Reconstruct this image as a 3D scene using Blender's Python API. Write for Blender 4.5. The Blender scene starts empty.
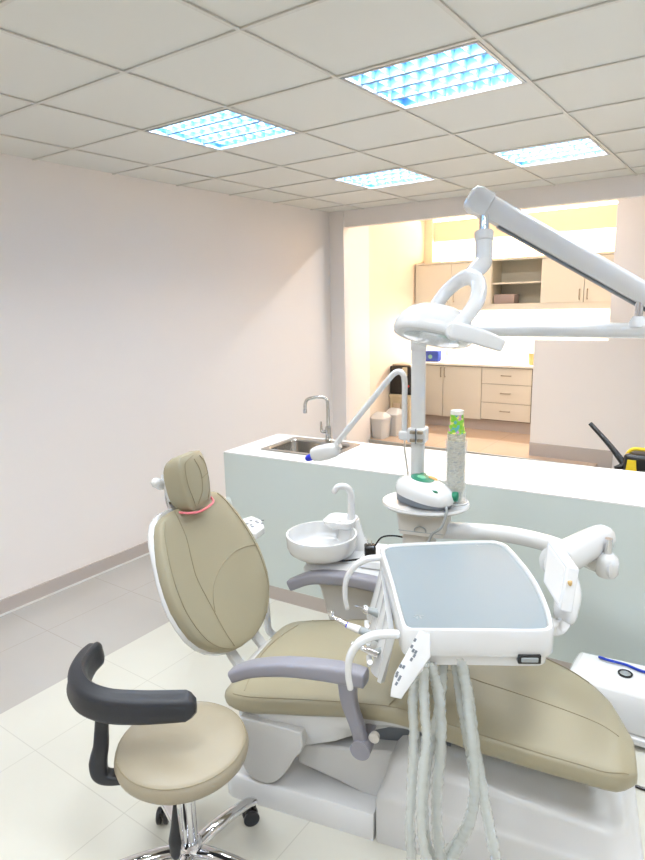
import bpy, bmesh, math, random
from mathutils import Vector, Matrix
random.seed(7)
PI = math.pi
COL = bpy.context.scene.collection
sc = bpy.context.scene

# ------------------------------------------------------------------ camera
CH_ = 1.8517
FPX, YAW, PIT, ROL = 619.7, -0.6192, 0.2023, -0.0243
def cam_axes():
    cy, sy = math.cos(YAW), math.sin(YAW)
    f = Vector((sy*math.cos(PIT), cy*math.cos(PIT), -math.sin(PIT)))
    r = Vector((cy, -sy, 0)); u = r.cross(f)
    return (r*math.cos(ROL)+u*math.sin(ROL), u*math.cos(ROL)-r*math.sin(ROL), f)
CR, CU, CF = cam_axes()
cd = bpy.data.cameras.new('camera'); cam = bpy.data.objects.new('camera', cd); COL.objects.link(cam)
cd.sensor_fit = 'VERTICAL'; cd.sensor_height = 36; cd.lens = 36*FPX/860; cd.clip_start = .05
cam.matrix_world = Matrix(((CR.x, CU.x, -CF.x, 0), (CR.y, CU.y, -CF.y, 0), (CR.z, CU.z, -CF.z, CH_), (0, 0, 0, 1)))
sc.camera = cam
def at(px, py, d):          # survey helper: a measured image direction and distance -> world point
    return Vector((0, 0, CH_)) + d*(CF + (px-322.5)/FPX*CR + (430-py)/FPX*CU)

# ------------------------------------------------------------------ materials
def srgb(r, g, b):
    f = lambda c: (c/255/12.92) if c/255 <= .04045 else ((c/255+.055)/1.055)**2.4
    return (f(r), f(g), f(b), 1)
def mat(name, rgb, rough=.5, metal=0, bump=0, bscale=200, spec=.5, coat=0, emit=None, es=0, alpha=1, var=0, trans=0):
    m = bpy.data.materials.new(name); m.use_nodes = True
    nt = m.node_tree; b = nt.nodes['Principled BSDF']
    c = srgb(*rgb)
    b.inputs['Base Color'].default_value = c
    b.inputs['Roughness'].default_value = rough; b.inputs['Metallic'].default_value = metal
    b.inputs['Specular IOR Level'].default_value = spec
    b.inputs['Coat Weight'].default_value = coat; b.inputs['Coat Roughness'].default_value = .08
    b.inputs['Alpha'].default_value = alpha; b.inputs['Transmission Weight'].default_value = trans
    if emit: b.inputs['Emission Color'].default_value = srgb(*emit); b.inputs['Emission Strength'].default_value = es
    tc = nt.nodes.new('ShaderNodeTexCoord')
    if bump or var:
        n = nt.nodes.new('ShaderNodeTexNoise'); n.inputs['Scale'].default_value = bscale; n.inputs['Detail'].default_value = 3
        nt.links.new(tc.outputs['Object'], n.inputs['Vector'])
    if bump:
        bp = nt.nodes.new('ShaderNodeBump'); bp.inputs['Strength'].default_value = bump; bp.inputs['Distance'].default_value = .002
        nt.links.new(n.outputs['Fac'], bp.inputs['Height']); nt.links.new(bp.outputs['Normal'], b.inputs['Normal'])
    if var:
        n2 = nt.nodes.new('ShaderNodeTexNoise'); n2.inputs['Scale'].default_value = 3
        nt.links.new(tc.outputs['Object'], n2.inputs['Vector'])
        mx = nt.nodes.new('ShaderNodeMix'); mx.data_type = 'RGBA'
        mx.inputs['A'].default_value = tuple(x*(1-var) for x in c[:3])+(1,); mx.inputs['B'].default_value = tuple(min(1, x*(1+var)) for x in c[:3])+(1,)
        nt.links.new(n2.outputs['Fac'], mx.inputs['Factor']); nt.links.new(mx.outputs['Result'], b.inputs['Base Color'])
    return m
def tile_mat(name, rgb, rough, size, ox, oy, joint, jw):
    m = mat(name, rgb, rough); nt = m.node_tree; b = nt.nodes['Principled BSDF']
    tc = nt.nodes.new('ShaderNodeTexCoord'); sp = nt.nodes.new('ShaderNodeSeparateXYZ'); nt.links.new(tc.outputs['Object'], sp.inputs[0])
    def ax(o, off):
        a = nt.nodes.new('ShaderNodeMath'); a.operation = 'SUBTRACT'; nt.links.new(sp.outputs[o], a.inputs[0]); a.inputs[1].default_value = off-100*size
        d = nt.nodes.new('ShaderNodeMath'); d.operation = 'MODULO'; nt.links.new(a.outputs[0], d.inputs[0]); d.inputs[1].default_value = size
        l = nt.nodes.new('ShaderNodeMath'); l.operation = 'LESS_THAN'; nt.links.new(d.outputs[0], l.inputs[0]); l.inputs[1].default_value = jw
        return l
    x, y = ax('X', ox), ax('Y', oy)
    mxm = nt.nodes.new('ShaderNodeMath'); mxm.operation = 'MAXIMUM'; nt.links.new(x.outputs[0], mxm.inputs[0]); nt.links.new(y.outputs[0], mxm.inputs[1])
    n = nt.nodes.new('ShaderNodeTexNoise'); n.inputs['Scale'].default_value = 2.2; n.inputs['Detail'].default_value = 5; nt.links.new(tc.outputs['Object'], n.inputs['Vector'])
    c = srgb(*rgb)
    m1 = nt.nodes.new('ShaderNodeMix'); m1.data_type = 'RGBA'; m1.inputs['A'].default_value = tuple(v*.94 for v in c[:3])+(1,); m1.inputs['B'].default_value = tuple(min(1, v*1.05) for v in c[:3])+(1,)
    nt.links.new(n.outputs['Fac'], m1.inputs['Factor'])
    m2 = nt.nodes.new('ShaderNodeMix'); m2.data_type = 'RGBA'; nt.links.new(mxm.outputs[0], m2.inputs['Factor']); nt.links.new(m1.outputs['Result'], m2.inputs['A']); m2.inputs['B'].default_value = srgb(*joint)
    nt.links.new(m2.outputs['Result'], b.inputs['Base Color'])
    return m
M = {}
M['wall'] = mat('wall_paint', (243, 235, 230), .38, spec=.35)
M['ceil'] = mat('ceiling_tile', (226, 224, 218), .9, bump=.3, bscale=500, spec=.1)
M['tbar'] = mat('ceiling_grid_bar', (214, 210, 203), .5)
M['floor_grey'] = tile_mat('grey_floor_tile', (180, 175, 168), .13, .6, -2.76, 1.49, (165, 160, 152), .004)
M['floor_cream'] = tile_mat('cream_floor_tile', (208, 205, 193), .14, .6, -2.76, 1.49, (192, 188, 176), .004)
M['floor_tan'] = tile_mat('tan_floor_tile', (205, 180, 158), .1, .6, -4.1, 6.75, (170, 150, 130), .004)
M['base'] = mat('baseboard_tile', (190, 178, 170), .25)
M['caulk'] = mat('caulk_line', (225, 222, 216), .5)
M['mint'] = mat('counter_front_laminate', (208, 216, 211), .42, spec=.4)
M['ctop'] = mat('counter_top_laminate', (240, 240, 238), .25)
M['steel'] = mat('brushed_steel', (190, 188, 184), .22, 1)
M['chrome'] = mat('chrome', (225, 225, 228), .08, 1)
M['white'] = mat('gloss_white_plastic', (222, 222, 222), .22, coat=.3)
M['cream'] = mat('warm_white_plastic', (206, 201, 194), .35)
M['seatshell'] = mat('satin_white_plastic', (208, 207, 205), .3)
M['leather'] = mat('olive_tan_leatherette', (158, 149, 124), .44, bump=.12, bscale=700, var=.03)
M['stool_leather'] = mat('tan_stool_leatherette', (158, 147, 126), .40, bump=.12, bscale=700)
M['seam'] = mat('leatherette_seam', (148, 138, 112), .6)
M['arm'] = mat('grey_mauve_plastic', (142, 140, 148), .42)
M['black'] = mat('black_rubber_plastic', (40, 41, 46), .42, bump=.2, bscale=600)
M['blackg'] = mat('black_gloss_plastic', (24, 22, 24), .25)
M['mat_grey'] = mat('grey_tray_mat', (132, 141, 144), .45, spec=.3)
M['dgrey'] = mat('slate_grey_plastic', (112, 118, 126), .4)
M['hpgrey'] = mat('grey_handpiece_hose', (150, 154, 154), .45)
M['green'] = mat('green_plastic', (20, 120, 88), .35)
M['greenl'] = mat('green_mark', (120, 190, 150), .5)
M['orange'] = mat('amber_mark', (225, 165, 95), .5)
M['blue'] = mat('blue_plastic', (28, 48, 205), .3)
M['hose_blue'] = mat('blue_air_hose', (30, 60, 170), .35)
M['pink'] = mat('pink_band', (222, 120, 128), .5)
M['frost'] = mat('clear_acrylic', (236, 240, 242), .15, alpha=.2)
M['sleeve'] = mat('crinkled_plastic_sleeve', (232, 236, 232), .22, bump=1.0, bscale=90, alpha=.34)
M['hose'] = mat('pale_grey_hose', (188, 192, 188), .4)
M['cab'] = mat('cabinet_laminate', (222, 217, 204), .45)
M['cabin'] = mat('cabinet_inside', (206, 200, 182), .6)
M['gap'] = mat('cabinet_edge_shadow_gap', (120, 110, 98), .7)
M['nickel'] = mat('brushed_nickel', (170, 158, 140), .3, 1)
M['cwhite'] = mat('stone_white_top', (240, 236, 228), .3)
M['stoolwood'] = mat('cream_plastic_table', (205, 190, 158), .5)
M['mauvebox'] = mat('mauve_box_card', (160, 145, 142), .7)
M['yellow'] = mat('yellow_plastic', (235, 200, 40), .4)
M['brown'] = mat('tan_plastic', (205, 170, 110), .5)
M['tube'] = mat('fluorescent_tube', (255, 255, 255), .3, emit=(244, 249, 255), es=8)
M['reflector'] = mat('blue_mirror_reflector', (88, 142, 190), .4, .45)
M['louvre'] = mat('mirror_louvre', (120, 170, 210), .35, .45)
M['fixframe'] = mat('fixture_frame', (176, 182, 186), .35, .4)
M['ledwarm'] = mat('warm_led_strip', (255, 230, 180), .5, emit=(255, 214, 150), es=14)
M['ledwhite'] = mat('white_led_strip', (255, 255, 250), .5, emit=(255, 248, 236), es=14)
M['slate'] = mat('smoked_reflective_panel', (196, 200, 204), .2)
M['screenw'] = mat('pale_viewer_screen', (232, 230, 228), .2)
M['stepedge'] = mat('grey_metal_step_edge', (168, 170, 168), .35, .5)
M['alcove_wall'] = mat('peach_white_paint', (236, 222, 206), .5)
M['paper'] = mat('paper_cup_white', (238, 234, 224), .6)
def cup_mat():
    m = mat('printed_paper_cup', (255, 255, 255), .5); nt = m.node_tree; b = nt.nodes['Principled BSDF']
    tc = nt.nodes.new('ShaderNodeTexCoord'); v = nt.nodes.new('ShaderNodeTexVoronoi'); v.inputs['Scale'].default_value = 75
    nt.links.new(tc.outputs['Object'], v.inputs['Vector']); sp = nt.nodes.new('ShaderNodeSeparateColor'); nt.links.new(v.outputs['Color'], sp.inputs[0])
    r = nt.nodes.new('ShaderNodeValToRGB'); r.color_ramp.interpolation = 'CONSTANT'; e = r.color_ramp.elements
    e[0].position = 0; e[0].color = srgb(130, 195, 50); e[1].position = .28; e[1].color = srgb(235, 225, 120)
    for p, c in ((.48, (205, 150, 190)), (.66, (95, 170, 170)), (.84, (150, 200, 70))):
        q = e.new(p); q.color = srgb(*c)
    nt.links.new(sp.outputs[0], r.inputs[0]); nt.links.new(r.outputs[0], b.inputs['Base Color'])
    return m
M['cupprint'] = cup_mat()
def cupside_mat():
    m = mat('stacked_cup_rim_print', (255, 255, 255), .6); nt = m.node_tree; b = nt.nodes['Principled BSDF']
    tc = nt.nodes.new('ShaderNodeTexCoord'); v = nt.nodes.new('ShaderNodeTexVoronoi'); v.inputs['Scale'].default_value = 110
    nt.links.new(tc.outputs['Object'], v.inputs['Vector']); sp = nt.nodes.new('ShaderNodeSeparateColor'); nt.links.new(v.outputs['Color'], sp.inputs[0])
    r = nt.nodes.new('ShaderNodeValToRGB'); e = r.color_ramp.elements
    e[0].color = srgb(228, 224, 208); e[1].color = srgb(172, 178, 172); q = e.new(.5); q.color = srgb(215, 205, 180)
    nt.links.new(sp.outputs[0], r.inputs[0]); nt.links.new(r.outputs[0], b.inputs['Base Color'])
    return m
M['cupside'] = cupside_mat()

# ------------------------------------------------------------------ mesh builder
def crom(pts, n=8, closed=False):
    P = [Vector(p) for p in pts]
    if len(P) < 3: return P
    out = []
    N = len(P)
    for i in range(N if closed else N-1):
        p1, p2 = P[i], P[(i+1) % N]
        p0 = P[i-1] if (i > 0 or closed) else p1*2-p2
        p3 = P[(i+2) % N] if (i+2 < N or closed) else p2*2-p1
        for k in range(n):
            t = k/n
            out.append(.5*((2*p1)+(p2-p0)*t+(2*p0-5*p1+4*p2-p3)*t*t+(3*p1-p0-3*p2+p3)*t**3))
    if not closed: out.append(P[-1])
    return out
class MB:
    def __init__(s): s.bm = bmesh.new()
    def ring(s, pts): return [s.bm.verts.new(p) for p in pts]
    def bridge(s, a, b):
        n = len(a)
        for i in range(n):
            try: s.bm.faces.new((a[i], a[(i+1) % n], b[(i+1) % n], b[i]))
            except ValueError: pass
    def cap(s, a, flip=False):
        try: s.bm.faces.new(a[::-1] if flip else a)
        except ValueError: pass
    def loft(s, rings, caps=True):
        R = [s.ring(r) for r in rings]
        for a, b in zip(R, R[1:]): s.bridge(a, b)
        if caps: s.cap(R[0], True); s.cap(R[-1])
        return s
    def box(s, c, size, rz=0, f=None):
        c = Vector(c); hx, hy, hz = [v/2 for v in size]; m = Matrix.Rotation(rz, 3, 'Z')
        P = lambda x, y, z: (f or (lambda q: q))(c+m @ Vector((x, y, z)))
        s.loft([[P(-hx, -hy, z), P(hx, -hy, z), P(hx, hy, z), P(-hx, hy, z)] for z in (-hz, hz)])
        return s
    def rbox(s, c, size, r=.01, rz=0, f=None, seg=3):     # box with rounded edges
        c = Vector(c); hx, hy, hz = [v/2 for v in size]; r = min(r, hx*.98, hy*.98, hz*.98); m = Matrix.Rotation(rz, 3, 'Z'); fn = f or (lambda q: q)
        rings = []
        zs = [(-hz+r-r*math.cos(a), r*math.sin(a)) for a in [PI/2*k/seg for k in range(seg+1)]]
        zs = [(z, k) for z, k in zs] + [(-z, k) for z, k in reversed(zs)]
        for z, k in zs:
            ins = r-k; q = []
            for (sx, sy, a0) in ((1, 1, 0), (-1, 1, PI/2), (-1, -1, PI), (1, -1, 3*PI/2)):
                for j in range(seg+1):
                    a = a0+PI/2*j/seg
                    q.append(fn(c+m @ Vector((sx*(hx-r)+k*math.cos(a)*1.0, sy*(hy-r)+k*math.sin(a), z))))
            rings.append(q)
        return s.loft(rings)
    def frames(s, P):
        T = []
        for i in range(len(P)):
            t = (P[min(i+1, len(P)-1)]-P[max(i-1, 0)]); T.append(t.normalized())
        up = Vector((0, 0, 1)) if abs(T[0].z) < .9 else Vector((0, 1, 0))
        n = T[0].cross(up).normalized(); out = []
        for t in T:
            n = (n-t*n.dot(t)).normalized(); out.append((t, n, t.cross(n).normalized()))
        return out
    def tube(s, pts, r, seg=12, n=8, smooth=True, flat=1, jitter=0, round_end=False, f=None):
        P = crom(pts, n) if smooth else [Vector(p) for p in pts]
        L = len(P); k = len(pts)
        def rad(i):
            if not isinstance(r, (list, tuple)): return r
            u = i/(L-1)*(len(r)-1); a = int(min(u, len(r)-2)); return r[a]+(r[a+1]-r[a])*(u-a)
        F = s.frames(P); rings = []
        def rg(p, fr, q, jt=0):
            t, a, b = fr; o = []
            for j in range(seg):
                an = 2*PI*j/seg; w = q*(1+(random.uniform(-jt, jt) if jt else 0))
                o.append(p+a*math.cos(an)*w+b*math.sin(an)*w*flat)
            return o
        if round_end: rings += [rg(P[0]-F[0][0]*rad(0)*math.sin(x), F[0], rad(0)*math.cos(x)+1e-5) for x in (PI/2*.98, 1.1, .6)]
        rings += [rg(P[i], F[i], rad(i), jitter) for i in range(L)]
        if round_end: rings += [rg(P[-1]+F[-1][0]*rad(L-1)*math.sin(x), F[-1], rad(L-1)*math.cos(x)+1e-5) for x in (.6, 1.1, PI/2*.98)]
        if f: rings = [[f(p) for p in q] for q in rings]
        return s.loft(rings)
    def strip(s, pts, w, h, side, n=8, f=None, r=None):   # swept rounded rectangle; side = constant lateral direction
        P = crom(pts, n); L = len(P); sd = Vector(side).normalized(); rings = []
        F = s.frames(P)
        for i, p in enumerate(P):
            t = F[i][0]; up = sd.cross(t).normalized()
            u = i/(L-1)*(len(w)-1) if isinstance(w, (list, tuple)) else 0
            def g(v):
                if not isinstance(v, (list, tuple)): return v
                uu = i/(L-1)*(len(v)-1); a = int(min(uu, len(v)-2)); return v[a]+(v[a+1]-v[a])*(uu-a)
            W, H = g(w)/2, g(h)/2; rr = min(W, H)*(.45 if r is None else r); q = []
            for sx, sy, a0 in ((1, 1, 0), (-1, 1, PI/2), (-1, -1, PI), (1, -1, 1.5*PI)):
                for j in range(4):
                    a = a0+PI/2*j/3; q.append(p+sd*(sx*(W-rr)+rr*math.cos(a))+up*(sy*(H-rr)+rr*math.sin(a)))
            rings.append(q)
        def shrink(q, k, off, t):
            c = sum(q, Vector())/len(q); return [c+(v-c)*k+t*off for v in q]
        e = min((rings[0][0]-rings[0][8]).length, .03)*.18
        rings = [shrink(rings[0], .72, -e, F[0][0])]+rings+[shrink(rings[-1], .72, e, F[-1][0])]
        if f: rings = [[f(p) for p in q] for q in rings]
        return s.loft(rings)
    def lathe(s, prof, c, seg=32, ax=None, sx=1, sy=1, f=None):
        c = Vector(c); rot = Vector((0, 0, 1)).rotation_difference(Vector(ax)).to_matrix() if ax is not None else Matrix.Identity(3)
        fn = f or (lambda q: q)
        rings = [[fn(c+rot @ Vector((max(r, 1e-4)*math.cos(2*PI*j/seg)*sx, max(r, 1e-4)*math.sin(2*PI*j/seg)*sy, z))) for j in range(seg)] for r, z in prof]
        return s.loft(rings)
    def cyl(s, a, b, r, r2=None, seg=20, bev=.0):
        a, b = Vector(a), Vector(b); L = (b-a).length; r2 = r if r2 is None else r2
        pr = [(r-bev, 0), (r, bev), (r2, L-bev), (r2-bev, L)] if bev else [(r, 0), (r2, L)]
        return s.lathe(pr, a, seg, b-a)
    def prism(s, bot, top, bev=0):
        n = len(bot); rings = [bot]
        if bev:
            cb = sum((Vector(p) for p in bot), Vector())/n; ct = sum((Vector(p) for p in top), Vector())/n
            d = (ct-cb).normalized()
            def ins(P, c, off):
                return [Vector(p)+(c-Vector(p)).normalized()*bev+d*off for p in P]
            rings = [ins(bot, cb, 0), [Vector(p)+d*bev for p in bot], [Vector(p)-d*bev for p in top], ins(top, ct, 0)]
        else: rings = [bot, top]
        return s.loft(rings)
ROOT = {}
def smooth_mesh(me, ang=42):
    for p in me.polygons: p.use_smooth = True
    me.set_sharp_from_angle(angle=math.radians(ang))
def obj(name, mb, m, parent=None, bev=0, ang=42, sub=0):
    bm = mb.bm if isinstance(mb, MB) else mb
    bmesh.ops.remove_doubles(bm, verts=bm.verts, dist=1e-6)
    bmesh.ops.recalc_face_normals(bm, faces=bm.faces)
    me = bpy.data.meshes.new(name); bm.to_mesh(me); bm.free()
    o = bpy.data.objects.new(name, me); COL.objects.link(o)
    me.materials.append(M[m] if isinstance(m, str) else m)
    if parent is not None:
        me.transform(ROOT[parent.name]); ROOT[o.name] = ROOT[parent.name]
        o.parent = parent
    else:
        xs = [v.co for v in me.vertices]
        c = Vector(((min(v.x for v in xs)+max(v.x for v in xs))/2, (min(v.y for v in xs)+max(v.y for v in xs))/2, min(v.z for v in xs)))
        me.transform(Matrix.Translation(-c)); o.location = c; ROOT[o.name] = Matrix.Translation(-c)
    smooth_mesh(me, ang)
    if bev:
        b = o.modifiers.new('bevel', 'BEVEL'); b.width = bev; b.segments = 2; b.limit_method = 'ANGLE'; b.angle_limit = math.radians(40)
    if sub:
        b = o.modifiers.new('sub', 'SUBSURF'); b.levels = sub; b.render_levels = sub
    return o
def tag(o, label, cat, group=None):
    o['label'] = label; o['category'] = cat
    if group: o['group'] = group
    return o
def thing(name, label, cat, loc, rz=0, group=None):
    o = bpy.data.objects.new(name, None); COL.objects.link(o); o.empty_display_size = .05
    o.location = loc; o.rotation_euler = (0, 0, rz)
    ROOT[o.name] = (Matrix.Translation(Vector(loc)) @ Matrix.Rotation(rz, 4, 'Z')).inverted()
    return tag(o, label, cat, group)
def struct(name, mb, m, bev=0, parent=None):
    o = obj(name, mb, m, parent, bev)
    if parent is None: o['kind'] = 'structure'
    return o
def B(c, size, rz=0): return MB().box(c, size, rz)
def BB(x0, x1, y0, y1, z0, z1): return MB().box(((x0+x1)/2, (y0+y1)/2, (z0+z1)/2), (x1-x0, y1-y0, z1-z0))
def copy_tree(o, loc, label=None):
    c = o.copy(); COL.objects.link(c); c.location = loc
    if label: c['label'] = label
    for ch in list(o.children):
        d = ch.copy(); COL.objects.link(d); d.parent = c
        for g in list(ch.children):
            e = g.copy(); COL.objects.link(e); e.parent = d
    return c

# ------------------------------------------------------------------ room shell
XL, CZ, HY = -3.707, 2.735, 5.40
XR, YB = 2.3, -2.6
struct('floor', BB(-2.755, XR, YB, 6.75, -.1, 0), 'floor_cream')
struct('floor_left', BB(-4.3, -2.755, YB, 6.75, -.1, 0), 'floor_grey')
struct('wall_left', BB(XL-.15, XL, YB, HY, 0, 3.1), 'wall')
struct('wall_right', BB(XR, XR+.15, YB, 7.1, 0, 3.1), 'wall')
struct('wall_back', BB(XL-.15, XR+.15, YB-.15, YB, 0, 3.1), 'wall')
struct('wall_jamb', BB(XL-.45, -3.535, HY, HY+.12, 0, 3.1), 'wall')
struct('wall_header', BB(-3.535, XR, HY+.02, HY+.12, 2.585, 3.1), 'wall')
struct('baseboard_left', BB(XL, XL+.012, YB, HY, 0, .1), 'base')
struct('trim_1', BB(XL+.012, XL+.018, YB, HY, 0, .012), 'caulk')
# ceiling with its hanging grid; openings where the light fixtures sit
A0X, B0Y, SX, SY = -2.1056, 1.7020, .6, .5658
gx = lambda a: A0X-a*SX
gy = lambda b: B0Y+b*SY
FIX = [(-1, 1), (1, 1), (-1, 4), (1, 4), (-1, -2), (1, -2), (-3, 1), (-3, -2), (-3, 4), (-1, -5), (-5, 1), (-5, -2), (-3, -5), (1, -5)]  # (a of left side, b of near side)
fixcells = {(a, b) for a, b in FIX}
mb = MB()
for a in range(-8, 4):
    for b in range(-8, 8):
        if (a, b) in fixcells: continue
        x0, x1 = max(gx(a), XL), min(gx(a-1), XR); y0, y1 = max(gy(b), YB), min(gy(b+1), HY+.02)
        if x1-x0 < .01 or y1-y0 < .01: continue
        mb.box(((x0+x1)/2, (y0+y1)/2, CZ+.014), (x1-x0-.004, y1-y0-.004, .016))
struct('ceiling', mb, 'ceil')
mb = MB()
for a in range(-8, 4):
    if XL+.02 < gx(a) < XR: mb.box((gx(a), (YB+HY+.02)/2, CZ+.001), (.016, HY+.02-YB, .006))
for b in range(-8, 8):
    if YB < gy(b) < HY: mb.box(((XL+XR)/2, gy(b), CZ+.002), (XR-XL, .016, .006))
struct('trim_2', mb, 'tbar')
struct('ceiling_back', BB(-4.3, XR+.15, HY, 8.9, 3.1, 3.2), 'wall')
# second room beyond the header
struct('wall_far_left', BB(-4.2, -4.07, HY+.12, 6.78, 0, 3.1), 'wall')
struct('wall_alcove_left', BB(-4.25, -4.1, 6.78, 8.9, 0, 3.1), 'alcove_wall')
struct('floor_platform', BB(-4.1, -1.33, 6.76, 8.9, -.1, .1), 'floor_tan')
struct('trim_3', BB(-4.1, -1.33, 6.735, 6.76, .065, .105), 'stepedge', bev=.006)
struct('trim_4', BB(-4.1, -1.33, 6.75, 6.76, 0, .065), 'base')
struct('wall_partition', BB(-2.06, -1.31, 6.93, 7.05, 0, 1.40), 'wall')
struct('baseboard_partition', BB(-2.06, -1.33, 6.915, 6.93, .1, .25), 'base')
struct('wall_far_right', BB(-1.31, XR, 6.93, 7.05, 0, 3.1), 'wall')
struct('baseboard_far_right', BB(-1.33, -1.19, 6.91, 6.93, 0, .25), 'base')
struct('wall_alcove_right', BB(-1.31, -1.2, 7.05, 8.9, 0, 3.1), 'alcove_wall')
struct('wall_alcove_back', BB(-4.25, -1.2, 8.9, 9.0, 0, 3.1), 'alcove_wall')
struct('wall_alcove_backsplash', BB(-4.1, -1.31, 8.45, 8.5, .1, 2.36), 'alcove_wall')
struct('wall_alcove_beam', BB(-3.98, -1.31, 8.43, 8.47, 2.66, 2.93), 'alcove_wall')
struct('wall_alcove_pier', BB(-4.1, -3.98, 8.38, 8.9, 2.36, 3.1), 'alcove_wall')

# ------------------------------------------------------------------ lights
def area(name, loc, sx, sy, power, color, rot=(0, 0, 0)):
    l = bpy.data.lights.new(name, 'AREA'); l.shape = 'RECTANGLE'; l.size = sx; l.size_y = sy; l.energy = power; l.color = color
    o = bpy.data.objects.new(name, l); COL.objects.link(o); o.location = loc; o.rotation_euler = rot
    return o
TUBE_P = 4.6
def make_fixture(a, b):
    cx, cy = (gx(a)+gx(a-1))/2, (gy(b)+gy(b+1))/2; hx, hy = SX/2-.013, SY/2-.013
    t = thing('ceiling_light', '', 'light fixture', (cx, cy, CZ))
    m = MB()
    for sx in (-1, 1): m.box((cx+sx*(hx-.006), cy, CZ+.004), (.014, hy*2, .012))
    for sy in (-1, 1): m.box((cx, cy+sy*(hy-.006), CZ+.004), (hx*2, .014, .012))
    obj('frame', m, 'fixframe', t)
    m = MB()
    m.box((cx, cy, CZ+.088), (hx*2, hy*2, .004))
    for sx in (-1, 1): m.box((cx+sx*hx, cy, CZ+.046), (.003, hy*2, .08))
    for sy in (-1, 1): m.box((cx, cy+sy*hy, CZ+.046), (hx*2, .003, .08))
    obj('housing', m, 'reflector', t)
    m = MB(); n = 4; pit = 2*(hy-.012)/n
    for i in range(n-1):
        y = cy-hy+.012+pit*(i+1)
        m.loft([[Vector((cx+s*(hx-.012), y-.012, CZ+.006)), Vector((cx+s*(hx-.012), y+.012, CZ+.006)), Vector((cx+s*(hx-.012), y, CZ+.05))] for s in (-1, 1)])
    for k in range(1, 8):
        x = cx-hx+.012+2*(hx-.012)*k/8
        m.box((x, cy, CZ+.026), (.002, 2*hy-.03, .036))
    obj('louvre', m, 'louvre', t)
    for i in range(n):
        y = cy-hy+.012+pit*(i+.5)
        obj('fluorescent_tube', MB().cyl((cx-hx+.02, y, CZ+.062), (cx+hx-.02, y, CZ+.062), .013, seg=10), 'tube', t)
    return t
def fixture_lamps(a, b):
    cx, cy = (gx(a)+gx(a-1))/2, (gy(b)+gy(b+1))/2; hy = SY/2-.013; pit = 2*(hy-.012)/4
    for i in range(4):
        y = cy-hy+.012+pit*(i+.5)
        area('tube_lamp', (cx, y, CZ+.04), .52, .032, TUBE_P, (.95, .985, 1.0))
FL = {(-1, 1): 'large square recessed fluorescent light nearest the camera, top right of the ceiling',
      (1, 1): 'recessed square fluorescent light nearest the left wall, front row',
      (-1, 4): 'recessed fluorescent light of the far row, above the lamp arm at right',
      (1, 4): 'recessed fluorescent light of the far row, in front of the alcove corner'}
f0 = make_fixture(*FIX[0])
for i, (a, b) in enumerate(FIX):
    loc = ((gx(a)+gx(a-1))/2, (gy(b)+gy(b+1))/2, CZ)
    o = f0 if i == 0 else copy_tree(f0, loc)
    o['label'] = FL.get((a, b), 'unseen recessed square fluorescent light with mirrored louvre, added for fill')
    o['group'] = 'recessed fluorescent ceiling lights' if (a, b) in FL else 'unseen ceiling lights added for fill'  # fixtures missing from FL continue the grid unseen, added as fill light
    fixture_lamps(a, b)
bl = thing('ceiling_light', 'unseen fluorescent batten added behind the header to brighten the far room', 'light fixture', (-2.4, 6.2, 3.1))  # added out of sight to brighten the far room and its cabinets
obj('batten', B((-2.4, 6.2, 3.08), (1.2, .09, .04)), 'fixframe', bl)
obj('fluorescent_tube', MB().cyl((-2.98, 6.2, 3.045), (-1.82, 6.2, 3.045), .014), 'tube', bl)
area('batten_lamp', (-2.4, 6.2, 3.028), 1.15, .03, 26, (.96, .98, 1))
# cove and cabinet strips of the alcove (real lamps with glowing strips)
def led(name, c, L, m, power, col, rot, label):
    o = obj(name, MB().rbox(c, (L, .03, .02), .006), m); tag(o, label, 'light strip')
    area(name+'_lamp', (c[0], c[1]+(-.0 if rot == 0 else 0), c[2]+(.016 if rot == PI else -.016)), L, .02, power, col, (rot, 0, 0))
led('cove_light', (-2.7, 8.62, 2.40), 2.5, 'ledwarm', 75, (1, .74, .42), PI, 'warm glowing light strip lying behind the top edge of the upper cabinets')
led('cove_light', (-2.65, 8.56, 2.96), 2.6, 'ledwhite', 26, (1, .86, .62), PI, 'bright light strip in the gap above the orange lit beam of the alcove')
led('cabinet_light', (-2.85, 8.32, 1.735), 2.3, 'ledwhite', 45, (1, .95, .88), 0, 'white light strip under the upper cabinets lighting the backsplash')

# ------------------------------------------------------------------ alcove cabinets
def handle(parent, p, horizontal, L=.11):
    p = Vector(p); d = Vector((L/2, 0, 0)) if horizontal else Vector((0, 0, L/2)); o = Vector((0, -.022, 0))
    return obj('handle', MB().tube([p-d, p-d*.95+o, p+d*.95+o, p+d], .006, 8, 4), 'nickel', parent)
uc = thing('upper_cabinet', 'row of cream wall cabinets with an open shelf, lit from above', 'cabinet', (-2.75, 8.27, 1.765))
Z0, Z1, YF = 1.765, 2.36, 8.08
mb = MB(); mb.box((-2.75, 8.27, Z0+.01), (2.66, .36, .02)); mb.box((-2.75, 8.27, Z1-.01), (2.66, .36, .02)); mb.box((-2.75, 8.44, (Z0+Z1)/2), (2.66, .02, Z1-Z0))
for x in (-4.07, -2.99, -2.34, -1.43): mb.box((x, 8.27, (Z0+Z1)/2), (.02, .36, Z1-Z0))
obj('carcass', mb, 'cabin', uc)
obj('shelf', BB(-2.98, -2.35, 8.1, 8.43, 2.035, 2.055), 'cab', uc)
for x0, x1, hx in ((-4.08, -3.545, -3.59), (-3.54, -2.985, -3.50), (-2.345, -1.835, -1.88), (-1.83, -1.42, -1.79)):
    d = obj('door', BB(x0, x1, YF-.02, YF, Z0+.02, Z1-.035), 'cab', uc, bev=.002); handle(d, (hx, YF-.02, 1.88), False)
obj('cornice', BB(-4.08, -1.42, YF-.03, YF+.02, Z1-.03, Z1), 'cab', uc)
obj('light_rail', BB(-4.08, -1.42, YF-.01, YF+.02, Z0-.06, Z0+.018), 'cab', uc)
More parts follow.
